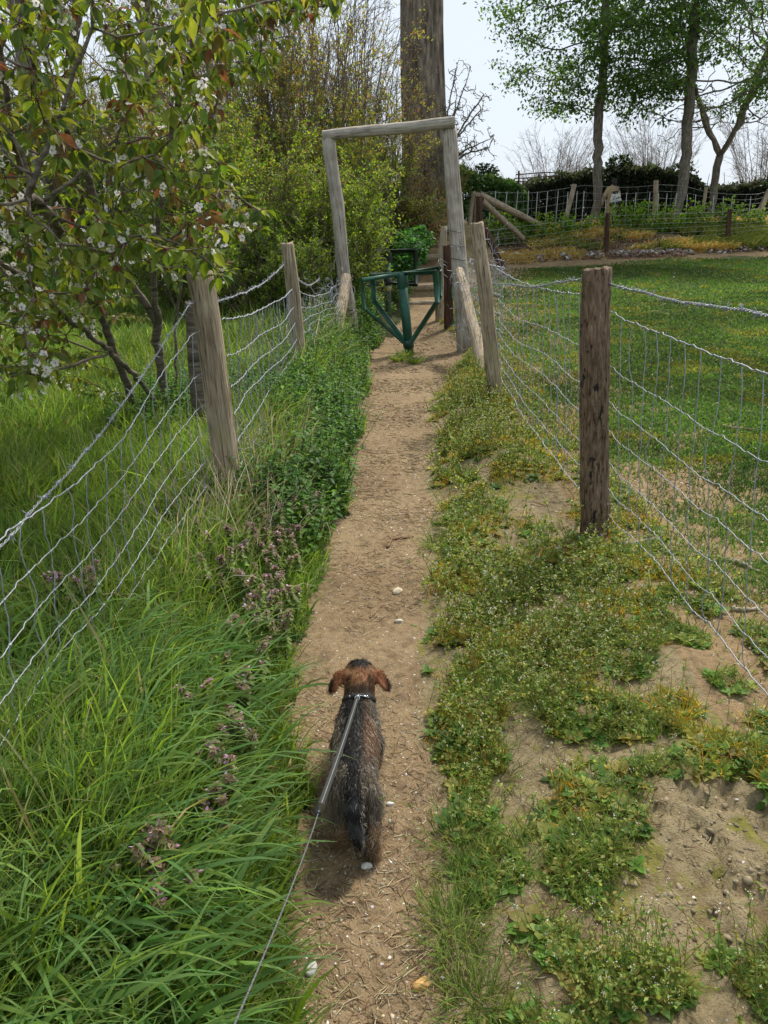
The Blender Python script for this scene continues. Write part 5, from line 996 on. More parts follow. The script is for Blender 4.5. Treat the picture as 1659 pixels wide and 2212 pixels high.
# bare side branches right of the big trunk
def side_twigs():
    rr = np.random.default_rng(5); b = P(930, 440, 19.4); t_ = thing('blackthorn_bush', 'bare blackthorn with twigs reaching into the sky right of the huge trunk', 'bush', (b[0], b[1], onz(b[0], b[1])))
    ends = [(1045, 205), (1060, 300), (1035, 240), (1010, 170), (990, 130), (1000, 330), (1055, 320), (985, 230)]; nodes = [[np.array([b[0], b[1], onz(b[0], b[1])]), P(945, 380, 19.4), P((945 + u) / 2, (330 + v) / 2 + 10, 19.3), P(u, v, 19.2 + rr.normal(0, .3))] for u, v in ends]
    att = np.concatenate([np.stack([P((u0 * (1 - f) + 950 * f) + rr.normal(0, 14), (v0 * (1 - f) + 340 * f) + rr.normal(0, 14), 19.3 + rr.normal(0, .3)) for f in rr.uniform(0, .8, 60)]) for u0, v0 in ends]); nd, pr = grow(att, nodes, .10, .07, .8, 30, jit=.3, seed=3); parts, r = wood(nd, pr, .007, 2.6, .05, 6); obj('branches', *join(parts)[:2], M_bark, t_)
    tp = tips(nd, pr, r, .007, 1.6); O = nd[tp] + rr.normal(0, .03, (len(tp), 3)); V, F, c = join([inst(*DIAM, O, frames(rdir(len(tp), rr), r=rr), .035, (.20, .20, .06))]); obj('foliage', V, F, M_leaf, t_, c)
side_twigs()
# ivy and ground plants on the bank by the steps
def leafmass(name, label, cat, f_pts, n, size, cols, seed, tpl=LEAF3, kind=None, group=None, zup=.4, core=None):
    rr = np.random.default_rng(seed); p, nrm_ = f_pts(n, rr); m = len(p); t_ = thing(name, label, cat, (p[:, 0].mean(), p[:, 1].mean(), p[:, 2].min()), group)
    D = nrm(nrm_ * .5 + rr.normal(0, .7, (m, 3)) + [0, 0, -.2]); V, F, c = join([inst(*tpl, p, frames(D, nrm_ + [0, 0, zup], jit=.9, r=rr), size * rr.uniform(.6, 1.25, m), pal(cols, m, rr, .22))]); obj('foliage', V, F, M_leaf, t_, c)
    if core is not None: V, F, c = join(core); obj('branches', V, F, M_stem, t_, c)
    return t_
def blobs(cs):
    def f(n, rr):
        cs_ = np.array(cs); wt = (cs_[:, 3] * cs_[:, 4]); k = rr.choice(len(cs_), n, p=wt / wt.sum()); d = rdir(n, rr); c = cs_[k]; rad = rr.uniform(.55, 1.05, n) ** .6; p = c[:, :3] + d * rad[:, None] * c[:, 3:6]
        g = terrain(p[:, 0], p[:, 1]); ok = (p[:, 2] > g - .02) & (fbm(p[:, 0] * 2.5, p[:, 2] * 2.5 + p[:, 1], 6) + rr.uniform(-.12, .12, n) > .38); return p[ok], d[ok]
    return f
def bb(u, v, Y, rx, ry, rz): p = P(u, v, Y); return (*p, rx, ry, rz)
leafmass('ivy_bank', 'glossy dark green ivy clump on the bank left of the log steps', 'ivy', blobs([bb(890, 545, 14.6, .28, .3, .24), bb(872, 575, 14.4, .26, .3, .2), bb(905, 515, 15.6, .28, .3, .2), bb(880, 530, 15.2, .3, .3, .25)]), 2600, .085, [(.03, .10, .025), (.05, .15, .03), (.07, .19, .04)], 3)
leafmass('undergrowth', 'light green low bramble beside the lower turnstile', 'bramble', blobs([bb(780, 640, 13.8, .4, .4, .22), bb(770, 660, 12.2, .4, .5, .25), bb(862, 620, 14.9, .3, .3, .2), bb(830, 665, 13.6, .2, .2, .1)]), 4200, .045, [(.09, .19, .035), (.13, .24, .04), (.06, .14, .03)], 4)
leafmass('bramble_bush', 'brown and olive bramble heap under the huge trunk, above the steps', 'bramble', blobs([bb(940, 470, 17.8, .5, .5, .45), bb(920, 440, 18.4, .6, .5, .5), bb(955, 500, 17.2, .3, .4, .25), bb(900, 480, 17.6, .45, .4, .45)]), 5000, .045, [(.13, .13, .04), (.20, .14, .06), (.09, .13, .03), (.16, .09, .05)], 6)
# dark hedge on the bank top
def hedge(name, label, top_uv, Y0, n, size, cols, seed, depth=1.0, zlow=0.):
    tu = np.array(top_uv, float); pts = np.array([P(u, v, Y0) for u, v in top_uv])
    def f(n_, rr):
        x = rr.uniform(pts[0, 0], pts[-1, 0], n_); zt = np.interp(x, pts[:, 0], pts[:, 2]) + (fbm(x * 2.2, x * 0, 4) - .5) * .35; y = Y0 + rr.uniform(-.5, .5, n_) * depth; g = terrain(x, y); h = rr.uniform(0, 1, n_) ** .8; z = g + zlow + h * (zt - g - zlow)
        face = rr.random(n_); bul = .25 * fbm(x * 1.6, z * 1.6, 5); front = face < .6; y = np.where(front, Y0 - depth * .5 - bul + rr.uniform(-.05, .12, n_), y); z = np.where(face > .8, zt + rr.normal(0, .05, n_), z); nn = np.where(front[:, None], [[0, -1., .2]], [[0, 0, 1.]]); ok = fbm(x * 3.2, z * 3.2, 7) + rr.uniform(-.1, .12, n_) > .33; return np.stack([x, y, z], -1)[ok], nn[ok]
    rr = np.random.default_rng(seed + 50); m = int((pts[-1, 0] - pts[0, 0]) * 55); x = rr.uniform(pts[0, 0], pts[-1, 0], m); zt = np.interp(x, pts[:, 0], pts[:, 2]); y = Y0 + rr.uniform(-.35, .35, m) * depth; g = terrain(x, y); t = np.linspace(0, 1, 6)
    pl = np.stack([x[:, None] + np.cumsum(rr.normal(0, .07, (m, 6)), 1), y[:, None] + np.cumsum(rr.normal(0, .06, (m, 6)), 1), g[:, None] + (zt + rr.normal(-.05, .18, m) - g)[:, None] * t], -1); core = [(*tubes(pl, np.linspace(.022, .007, 6), 4, False), (.07, .05, .035))]
    return leafmass(name, label, 'hedge', f, n, size, cols, seed, core=core)
hedge('hedge', 'long dark overgrown hedge with a domed top behind the far fence', [(1105, 415), (1140, 402), (1180, 390), (1230, 384), (1290, 374), (1330, 368), (1400, 372), (1450, 380), (1490, 392), (1530, 410), (1600, 404), (1659, 402), (1760, 398), (1950, 392)], 26.6, 62000, .11, [(.02, .034, .015), (.032, .052, .02), (.055, .08, .026), (.045, .036, .022)], 7)
hedge('hedge', 'bright green elder hedge with tiny white flowers right of the gateway', [(955, 388), (990, 372), (1030, 378), (1070, 392), (1110, 408), (1130, 425)], 23.2, 15000, .10, [(.06, .14, .03), (.10, .20, .04), (.15, .24, .06), (.05, .10, .03)], 8)
def elderflowers():
    rr = np.random.default_rng(66); p = np.stack([P(rr.uniform(965, 1060), rr.uniform(395, 520), 22.4 + rr.uniform(0, .3)) for _ in range(160)]); tag(obj('hedge_blossom', *inst(*DIAM, p, frames(rdir(len(p), rr), r=rr), .06, (.6, .6, .5))[:2], M_petal, None, (.6, .62, .52)), kind='stuff')
elderflowers()
# small shoots standing above the hedge
for k, (u, v, lb) in enumerate(((1338, 350, 'dark tuft of shoots on the hedge top behind the walker'), (1475, 368, 'dark leafy tuft on the hedge top beside the leaning trunk'), (1045, 375, 'thin bramble shoots sticking up from the bright hedge'))):
    c = P(u, v, 26.4 if k < 2 else 23.2); leafmass('bush', lb, 'bush', blobs([(*(c - [0, 0, .15]), .45, .3, .4)]), 700, .10, [(.02, .04, .015), (.04, .07, .02)], 30 + k, core=[(*tubes(np.array([[c + [0.1 * j - .2, 0, -.9], c + [.14 * j - .28, 0, .25]] for j in range(5)]), np.array([.015, .006]), 4), (.05, .04, .03))])
# saplings tied to pale canes
canes = [(1059, 447, 1052, 545), (1071, 412, 1062, 520), (1095, 414, 1085, 510), (1119, 412, 1108, 512), (1142, 412, 1138, 505), (1161, 415, 1155, 500), (1183, 413, 1176, 500), (1206, 412, 1198, 498), (1227, 414, 1220, 500), (1247, 413, 1240, 500), (1262, 412, 1255, 498), (1309, 430, 1305, 500), (1331, 416, 1322, 500), (1354, 416, 1348, 505), (1374, 416, 1367, 505), (1404, 416, 1396, 505), (1423, 418, 1417, 510), (1441, 418, 1433, 505), (1462, 417, 1452, 505), (1485, 420, 1478, 505), (1503, 420, 1497, 505), (1542, 422, 1535, 510), (1563, 424, 1556, 512), (1582, 424, 1575, 505), (1622, 425, 1612, 510), (1652, 424, 1646, 505)]
def saplings():
    rr = np.random.default_rng(44); ordn = ['first', 'second', 'third', 'fourth', 'fifth', 'sixth', 'seventh', 'eighth', 'ninth', 'tenth', 'eleventh', 'twelfth', 'thirteenth', 'fourteenth', 'fifteenth', 'sixteenth', 'seventeenth', 'eighteenth', 'nineteenth', 'twentieth']
    nA = sum(1 for c in canes if c[0] < 1290); 
    for k, (u1, v1, u0, v0) in enumerate(canes):
        Y = 21.4 + .9 * min(1, (u0 - 1040) / 250); a = P(u0, v0, Y); a[2] = onz(a[0], Y) - .02; b = P(u1, v1, Y)
        if u0 < 1290: lb = f'leafy hedge sapling, {ordn[k]} cane counted from the braced corner towards the straight grey trunk'
        else: lb = f'leafy hedge sapling, {ordn[k - nA]} cane counted from the walker towards the right edge'
        t_ = thing('hedge_sapling', lb, 'sapling', a, 'young hedge saplings tied to pale canes along the far fence'); obj('cane', *tubes(np.array([a, b]), np.array([.010, .009]), 7), M_cane, t_)
        n = 6; az = rr.uniform(0, 6.28, n); H = rr.uniform(.4, 1.05, n) * rr.uniform(.6, 1.0); t = np.linspace(0, 1, 5); pl = a + np.stack([np.cos(az)[:, None] * t * .28, np.sin(az)[:, None] * t * .22, H[:, None] * t * (1 - .15 * t)], -1); V, F = tubes(pl, np.full((n, 5), .006), 4, False); obj('stem', V, F, M_stem, t_, (.14, .10, .06))
        m = 330; i = rr.integers(0, n, m); f = rr.integers(0, 5, m); O = pl[i, f] + rr.normal(0, .07, (m, 3)); V, F, c = join([inst(*LEAF2, O, frames(nrm(rr.normal(size=(m, 3)) + [0, 0, -.2]), r=rr), rr.uniform(.06, .115, m), pal([(.17, .31, .035), (.24, .38, .05), (.12, .23, .035)], m, rr))]); obj('foliage', V, F, M_leaf, t_, c)
saplings()
# straw grass bank, rubble edge, leaf litter
def bank():
    rr = np.random.default_rng(70); parts = []
    def kp(x, y, u, v, r_): s = ell(u, v, 1150, 500, 130, 40); return (x > 4.0) & (x < 17) & (r_.random(len(x)) < (fbm(x * .9, y * 1.2, 6) > .40) * (1 - .0 * s) * np.where(u < 1260, .35, 1.))
    p = scatter(170000, 20.35, 23.8, kp, 71, xl=4.0, xr=17.0); m = len(p); gr = fbm(p[:, 0] * .7, p[:, 1] * .9, 9) + rr.normal(0, .05, m); c = np.where((gr > .56)[:, None], pal([(.16, .22, .05), (.24, .27, .07)], m, rr), pal([(.78, .56, .17), (.82, .62, .22), (.70, .50, .15), (.50, .46, .14)], m, rr))
    parts.append(blades(p, rr.uniform(.12, .36, m), .022, rr.normal(-1.3, 1.1, m), rr.uniform(.1, .6, m), rr.uniform(1, 2.2, m), c, 3, seed=1)); V = emit('straw_grass', parts, M_dry)
    for_ = []
    for (u, v, Y, s) in ((1130, 548, 20.2, .42), (1215, 545, 20.4, .36), (1110, 560, 19.9, .2)):
        c0 = P(u, v, Y); n = 900; q = np.stack([c0[0] + rr.normal(0, s, n), c0[1] + rr.normal(0, .3, n)], -1); q = np.concatenate([q, terrain(q[:, 0], q[:, 1])[:, None]], 1); for_.append(blades(q, rr.uniform(.12, .3, n), .018, rr.uniform(0, 6.28, n), rr.uniform(.2, .8, n), rr.uniform(1.2, 2.3, n), pal([(.62, .42, .12), (.52, .38, .12), (.36, .34, .09)], n, rr), 3, seed=2))
    emit('straw_tufts', for_, M_dry)
    n = 4200; x = rr.uniform(3.6, 16, n); y = np.interp(x, [3.6, 6, 9, 16], [19.7, 20.1, 20.6, 21.7]) + rr.normal(0, .16, n); q = np.stack([x, y, terrain(x, y) + rr.uniform(-.02, .10, n)], -1); s = rr.gamma(3, .014, (n, 3)).clip(.012, .11) * [1, 1, .7]; s *= (fbm(x * 1.4, y * 0, 3)[:, None] > .36)
    emit('rubble', [inst(ICO1[0] * (1 + (vn(ICO1[0][:, 0] * 3 + 7, ICO1[0][:, 2] * 3 + 2, 5)[:, None] - .5) * .8), ICO1[1], q, frames(rdir(n, rr), jit=.5, r=rr), s, pal([(.30, .26, .21), (.46, .44, .40), (.18, .14, .11), (.14, .10, .07), (.24, .17, .11)], n, rr))], M_stone)
    n = 5200; x = rr.uniform(3.4, 7.6, n); y = rr.uniform(19.4, 22.0, n); k = (y > 19.6); x, y = x[k], y[k]; n = len(x); q = np.stack([x, y, terrain(x, y) + .02 + rr.uniform(0, .05, n)], -1); emit('dead_leaves', [inst(*DIAM, q, frames(nrm(rr.normal(size=(n, 3)) * [1, 1, .5]), r=rr), rr.uniform(.04, .11, n), pal([(.20, .12, .075), (.28, .18, .11), (.14, .09, .06), (.36, .27, .18)], n, rr))], M_dry)
bank()
# ------------------------------------------------------------------ bodies from blended ellipsoids
def body_mesh(name, caps, ells, vox, smooth_it=6, loc=(0, 0, 0)):
    """caps: chains of (x,y,z,r); ells: (centre, radii, 3x3 axes) -> one continuous remeshed surface"""
    parts = []; I = ico(3)
    for ch in caps:
        ch = np.array(ch, float)
        for a, b in zip(ch[:-1], ch[1:]):
            d = b[:3] - a[:3]; L = np.linalg.norm(d); n = max(2, int(L / (min(a[3], b[3]) * .30)) + 1)
            for t in np.linspace(0, 1, n): c = a * (1 - t) + b * t; parts.append((I[0] * c[3] + c[:3], I[1], (1, 1, 1)))
    for c, rd, ax in ells: parts.append(((I[0] * np.array(rd)) @ np.array(ax).T + np.array(c), I[1], (1, 1, 1)))
    V, F, _ = join(parts); m = mesh(name + '_raw', V, F); o = bpy.data.objects.new(name + '_raw', m); C.objects.link(o)
    md = o.modifiers.new('r', 'REMESH'); md.mode = 'VOXEL'; md.voxel_size = vox; md.use_smooth_shade = True
    ms = o.modifiers.new('s', 'SMOOTH'); ms.iterations = smooth_it; ms.factor = .5
    dg = bpy.context.evaluated_depsgraph_get(); dg.update(); me = bpy.data.meshes.new_from_object(o.evaluated_get(dg)); bpy.data.objects.remove(o); bpy.data.meshes.remove(m)
    n = len(me.vertices); co = np.empty(n * 3, np.float32); me.vertices.foreach_get('co', co); no = np.empty(n * 3, np.float32); me.vertices.foreach_get('normal', no)
    me.materials.clear(); return me, co.reshape(-1, 3).astype(float), no.reshape(-1, 3).astype(float)
def setcol(me, col):
    a = me.color_attributes.new('Col', 'FLOAT_COLOR', 'POINT'); c = np.ones((len(me.vertices), 4), np.float32); c[:, :3] = col; a.data.foreach_set('color', c.ravel()); me.shade_smooth()
EYE = np.eye(3)
def axes(y, z=(0, 0, 1)): y = nrm(np.array(y, float)); x = nrm(np.cross(y, z)); return np.stack([x, y, np.cross(x, y)], -1)

# --- wire-haired dachshund walking away on the path
def dog():
    rr = np.random.default_rng(7); g = P(762, 1690, 1.66); X0 = g[0]; org = np.array([X0, 1.75, onz(X0, 1.70)])
    t_ = thing('dog', 'small wire haired brown and black dog walking up the path on a grey lead', 'dog', org)
    hd = .010
    caps = [[(0, -.03, .178, .054), (.0, .05, .180, .060), (.0, .14, .182, .062), (hd * .4, .235, .190, .062)], [(hd * .4, .235, .195, .062), (hd * .8, .285, .225, .046), (hd, .335, .255, .044)], [(hd, .325, .262, .042), (hd, .375, .272, .047), (hd, .41, .262, .040)], [(hd, .41, .255, .034), (hd, .46, .240, .024), (hd, .495, .232, .019)]]
    for s in (-1, 1):
        caps.append([(s * .030, -.030, .150, .035), (s * .042, -.050, .105, .024), (s * .046, -.085 - .02 * (s > 0), .065, .016), (s * .046, -.055 - .055 * (s > 0), .022, .014), (s * .048, -.030 - .055 * (s > 0), .014, .016)])
        caps.append([(s * .042, .225, .13, .034), (s * .052, .215, .075, .021), (s * .050, .235 + .02 * s, .028, .016), (s * .052, .255 + .02 * s, .014, .017)])
    tail = [(0, -.082, .205, .020), (.002, -.115, .17, .019), (.006, -.132, .125, .015), (.010, -.138, .09, .011), (.012, -.142, .065, .006)]; caps.append([(0, -.045, .205, .028), tail[0]]); caps.append(tail)
    ells = []
    for s in (-1, 1):
        r_ = nrm(np.array([s * .85, -.22, -.42])); ells.append(((hd + s * .036, .352, .292), (.020, .022, .008), axes(r_, (0, -.5, 1)))); ells.append(((hd + s * .060, .348, .284), (.026, .026, .0065), axes(r_, (0, -.9, 1)))); ells.append(((hd + s * .080, .338, .264), (.027, .030, .006), axes((s * .55, -.35, -.75), (s, -.4, .6))))
    me, co, no = body_mesh('dog_body', caps, ells, .0055, 3)
    def shade(p, jitter=0.):
        x = p[:, 0]; y = p[:, 1]; z = p[:, 2]; n = len(p); nz_ = fbm(x * 40, y * 40 + z * 20, 4)
        black = np.array([.012, .010, .009]); grey = np.array([.13, .105, .075]); rust = np.array([.21, .085, .028]); dk = np.array([.085, .050, .026]); tan = np.array([.30, .17, .075])
        c = np.tile(dk, (n, 1)); side = sst(.022, .06, np.abs(x + .008)); mixg = (side * sst(.35, .6, nz_ + .12))[:, None]; c = c * (1 - mixg) + grey * mixg
        rightr = (sst(.018, .04, x) * sst(.07, .045, x) * sst(.02, .08, y) * sst(.24, .16, y) * .75)[:, None]; c = c * (1 - rightr) + np.array([.19, .08, .028]) * rightr
        sad = (sst(.040, .026, np.abs(x + .010)) * sst(.29, .25, y) * (z > .15))[:, None]; c = c * (1 - sad) + black * sad
        rear = (sst(.02, -.02, y) * sst(.012, .03, np.abs(x)) * (.4 + .6 * sst(.4, .6, nz_)))[:, None]; c = c * (1 - rear) + np.array([.19, .155, .11]) * rear
        leg = ((z < .105) & ~((y < -.088) & (np.abs(x - .006) < .03)))[:, None] * .8; c = c * (1 - leg) + tan * .9 * leg
        head = (sst(.288, .308, y))[:, None]; hc = np.tile(rust * 1.15, (n, 1)); hm = (sst(.45, .6, nz_) * .8)[:, None]; hc = hc * (1 - hm) + tan * hm; crown = (sst(.036, .020, np.abs(x - hd)) * sst(.345, .372, y) + sst(.382, .395, y) + .7 * sst(.022, .03, np.abs(x - hd)) * sst(.046, .036, np.abs(x - hd)) * sst(.345, .33, y))[:, None].clip(0, 1); hc = hc * (1 - crown) + black * 1.3 * crown
        ear = (sst(.042, .050, np.abs(x - hd)) * (y > .30) * (z > .21))[:, None]; ec = np.array([.23, .085, .030]) * (1 - .85 * sst(.076, .09, np.abs(x - hd)))[:, None]; hc = hc * (1 - ear) + ec * ear; c = c * (1 - head) + hc * head
        tl = ((y < -.088) & (np.abs(x - .006) < .03))[:, None]; c = np.where(tl, np.array([.028, .026, .026]) + (nz_[:, None] > .56) * .07, c); return c
    setcol(me, shade(co)); me.materials.append(M_fur); b = bpy.data.objects.new('body', me); C.objects.link(b); b.parent = t_
    # fur strands
    P0 = []; nf = len(me.polygons); ar = np.empty(nf, np.float32); me.polygons.foreach_get('area', ar); ce = np.empty(nf * 3, np.float32); me.polygons.foreach_get('center', ce); nn = np.empty(nf * 3, np.float32); me.polygons.foreach_get('normal', nn)
    ce = ce.reshape(-1, 3).astype(float); nn = nn.reshape(-1, 3).astype(float); n = 52000; i = rr.choice(nf, n, p=ar / ar.sum()); p = ce[i] + rr.normal(0, .0018, (n, 3)); N_ = nn[i]
    k = (N_[:, 2] > -.75); p = p[k]; N_ = N_[k]; n = len(p); x, y, z = p.T
    lay = np.stack([np.sign(x) * .15 * (np.abs(x) > .02), np.full(n, -.9), np.full(n, -.35)], -1); tl = (y < -.088) & (np.abs(x - .006) < .03); lay[tl] = [0, -.25, -1]; hd_ = y > .39; lay[hd_] = np.stack([np.sign(x[hd_] - hd) * .6, np.full(hd_.sum(), .6), np.full(hd_.sum(), -.3)], -1); legm = (z < .11) & ~tl; lay[legm] = [0, -.2, -1]
    D = nrm(lay - N_ * np.sum(lay * N_, 1, keepdims=True)); D = nrm(D + N_ * .32 + rr.normal(0, .20, (n, 3))); ear = (np.abs(x - hd) > .045) & (y > .30) & (z > .21); head = (y > .29) & ~hd_
    ln = rr.uniform(.008, .017, n) * (1 + .5 * sst(.03, .055, np.abs(x)) * (y < .25)) * (1 + .5 * sst(.02, -.03, y)); ln[head] *= .65; ln[ear] *= .5; ln[hd_] *= 1.3; ln[tl] = rr.uniform(.008, .016, tl.sum()); ln[legm] *= .5
    t = np.linspace(0, 1, 5); curl = rr.normal(0, .0026, (n, 1, 3)) * np.sin(t * 2.4 + rr.uniform(0, 3, (n, 1)))[..., None] * (1 + 1.2 * sst(.0, -.03, y))[:, None, None]; pl = p[:, None] + D[:, None] * (ln[:, None] * t)[..., None] + curl - np.array([0, 0, 1.]) * (t ** 2)[None, :, None] * ln[:, None, None] * .35
    wd = np.linspace(1, .25, 5)[None] * rr.uniform(.0004, .0009, (n, 1)); c = shade(p) * rr.uniform(.45, 1.5, (n, 1)); hl = rr.random(n) < np.where((np.abs(x) > .03) | ((y < 0) & (np.abs(x) > .016)), .20, .02); hl &= ~head & ~ear; c[hl] = c[hl] * .3 + np.array([.50, .44, .34]) * rr.uniform(.5, 1.2, (hl.sum(), 1))
    V, F = tubes(pl, wd, 3, False); obj('fur', V + org, F, M_fur, t_, np.repeat(c, 15, 0), True)
    # long tufts: eyebrow, beard, back of thighs
    cc = org + np.array([hd * .8, .292, .230]); nv = nrm(np.array([0, .75, .50])); ax = axes(nv, (0, 0, 1)); a = np.linspace(0, 2 * PI, 49)
    Mcol = plain('collar_leather', (.010, .010, .010), rough=.75, noise=.2); Mch = plain('chrome', (.62, .62, .62), rough=.2, metal=1., noise=.05)
    ring = lambda r_, off: cc + (np.cos(a)[:, None] * ax[:, 0] + np.sin(a)[:, None] * ax[:, 2]) * r_ + ax[:, 1] * off
    prof = [(.0505, -.0075), (.0535, -.0065), (.0535, .0065), (.0505, .0075)]; V = np.concatenate([ring(r_, o_)[:-1] for r_, o_ in prof]); m = 48; F = np.array([[k * m + j, k * m + (j + 1) % m, ((k + 1) % 4) * m + (j + 1) % m, ((k + 1) % 4) * m + j] for k in range(4) for j in range(m)]); co_ = obj('collar', V, F, Mcol, t_)
    for ang in (60, 120):
        q = cc + (math.cos(R(ang)) * ax[:, 0] + math.sin(R(ang)) * ax[:, 2]) * .0535; s = obj('stud', ICO2[0] * .0028 + q, ICO2[1], Mch, co_, None, True)
    for nm in (): pass
    return org, cc, ax, Mch
dorg, dcc, dax, M_chrome = dog()

# --- lead from the collar back to the walker's hand
def leash():
    clip = dcc + dax[:, 2] * .060 + dax[:, 1] * -.004; end = P(690, 1748, 1.06); hand = P(548, 2212, .47); far = hand + (hand - end) * .35; far = np.array([-.17, .33, .98])
    t_ = thing('leash', 'grey webbing lead with white stitching and thin cord, clipped to the dog collar', 'lead', clip)
    Mw = plain('lead_webbing', (.03, .03, .029), rough=.9, noise=.25, scale=300); Mst = plain('white_stitching', (.33, .33, .31), rough=.8); Mpl = plain('black_plastic', (.012, .012, .013), rough=.35); Mcd = plain('grey_cord', (.10, .10, .10), rough=.8, noise=.6, scale=500)
    a = clip + nrm(end - clip) * .045; n = 60; t = np.linspace(0, 1, n)[:, None]; mid = a * (1 - t) + end * t - np.array([0, 0, .006]) * np.sin(t * PI); T = nrm(np.gradient(mid, axis=0)); view = nrm(CAM - mid); sd = nrm(np.cross(T, view * .6 + np.array([.2, -.3, .8]))); nr = np.cross(sd, T)
    w_, h_ = .0058, .0014; sec = [(-w_, -h_), (w_, -h_), (w_, h_), (-w_, h_)]; V = np.stack([mid + sd * x_ + nr * y_ for x_, y_ in sec], 1).reshape(-1, 3); i = np.arange(n - 1)[:, None] * 4; j = np.arange(4)[None]; F = np.stack([i + j, i + (j + 1) % 4, i + 4 + (j + 1) % 4, i + 4 + j], -1).reshape(-1, 4); wb = obj('webbing', V, F, Mw, t_)
    m = 230; q = np.linspace(0.01, .99, m); b = np.stack([np.interp(q, t[:, 0], mid[:, k]) for k in range(3)], -1); Tq = np.stack([np.interp(q, t[:, 0], T[:, k]) for k in range(3)], -1); Nq = nrm(np.stack([np.interp(q, t[:, 0], nr[:, k]) for k in range(3)], -1)); sg = np.sign(np.sum(Nq * (CAM - b), 1))[:, None]
    V, F = tubes(np.stack([b + Nq * sg * .0016 - Tq * .0015, b + Nq * sg * .0016 + Tq * .0015], 1), np.full(2, .0007), 5); obj('stitching', V, F, Mst, wb)
    th = np.linspace(0, 2 * PI, 25); axx = axes(a - clip); r1_ = clip[None] * 0 + (clip - dax[:, 2] * .004) + (np.cos(th)[:, None] * dax[:, 0] + np.sin(th)[:, None] * dax[:, 2]) * .0075; parts = [(*tubes(r1_, np.full(25, .0013), 6), (1, 1, 1))]
    d = nrm(a - clip); hook = np.array([clip + d * .000, clip + dax[:, 0] * .006 + d * .006, clip + dax[:, 0] * .005 + d * .014, clip + d * .020, clip + d * .030]); parts.append((*tubes(hook, np.array([.0018, .002, .0024, .0028, .0024]), 7), (1, 1, 1))); parts.append((*tubes(np.array([clip + d * .002, clip - dax[:, 0] * .006 + d * .009, clip + d * .019]), np.full(3, .0016), 6), (1, 1, 1)))
    r2_ = a + (np.cos(th)[:, None] * axx[:, 0] + np.sin(th)[:, None] * axx[:, 2]) * .0065 - d * .003; parts.append((*tubes(r2_, np.full(25, .0022), 6), (1, 1, 1))); parts.append((*tubes(np.array([clip + dax[:, 0] * .004 + dax[:, 2] * .003, clip + dax[:, 0] * .034 - dax[:, 1] * .008 + dax[:, 2] * .002]), np.array([.0024, .0014]), 6), (1, 1, 1)))
    V, F, _ = join(parts); obj('clip', V, F, M_chrome, t_, None, True)
    d2 = nrm(end - mid[-4]); d3 = nrm(hand - end); V, F = tubes(np.array([end - d2 * .012, end - d2 * .010, end + d3 * .012, end + d3 * .026, end + d3 * .030]), np.array([.0065, .008, .008, .0055, .004]), 16); obj('connector', V, F, Mpl, t_, None, True)
    t = np.linspace(0, 1, 220)[:, None]; e2 = end + d3 * .028; c = e2 * (1 - t) ** 2 + 2 * t * (1 - t) * (hand * .55 + e2 * .45 + np.array([0, 0, .0])) + t ** 2 * far; V, F = tubes(c, np.full(220, .0011) * (1 + .22 * np.sin(np.arange(220) * 2.1)), 7); obj('cord', V, F, Mcd, t_)
leash()

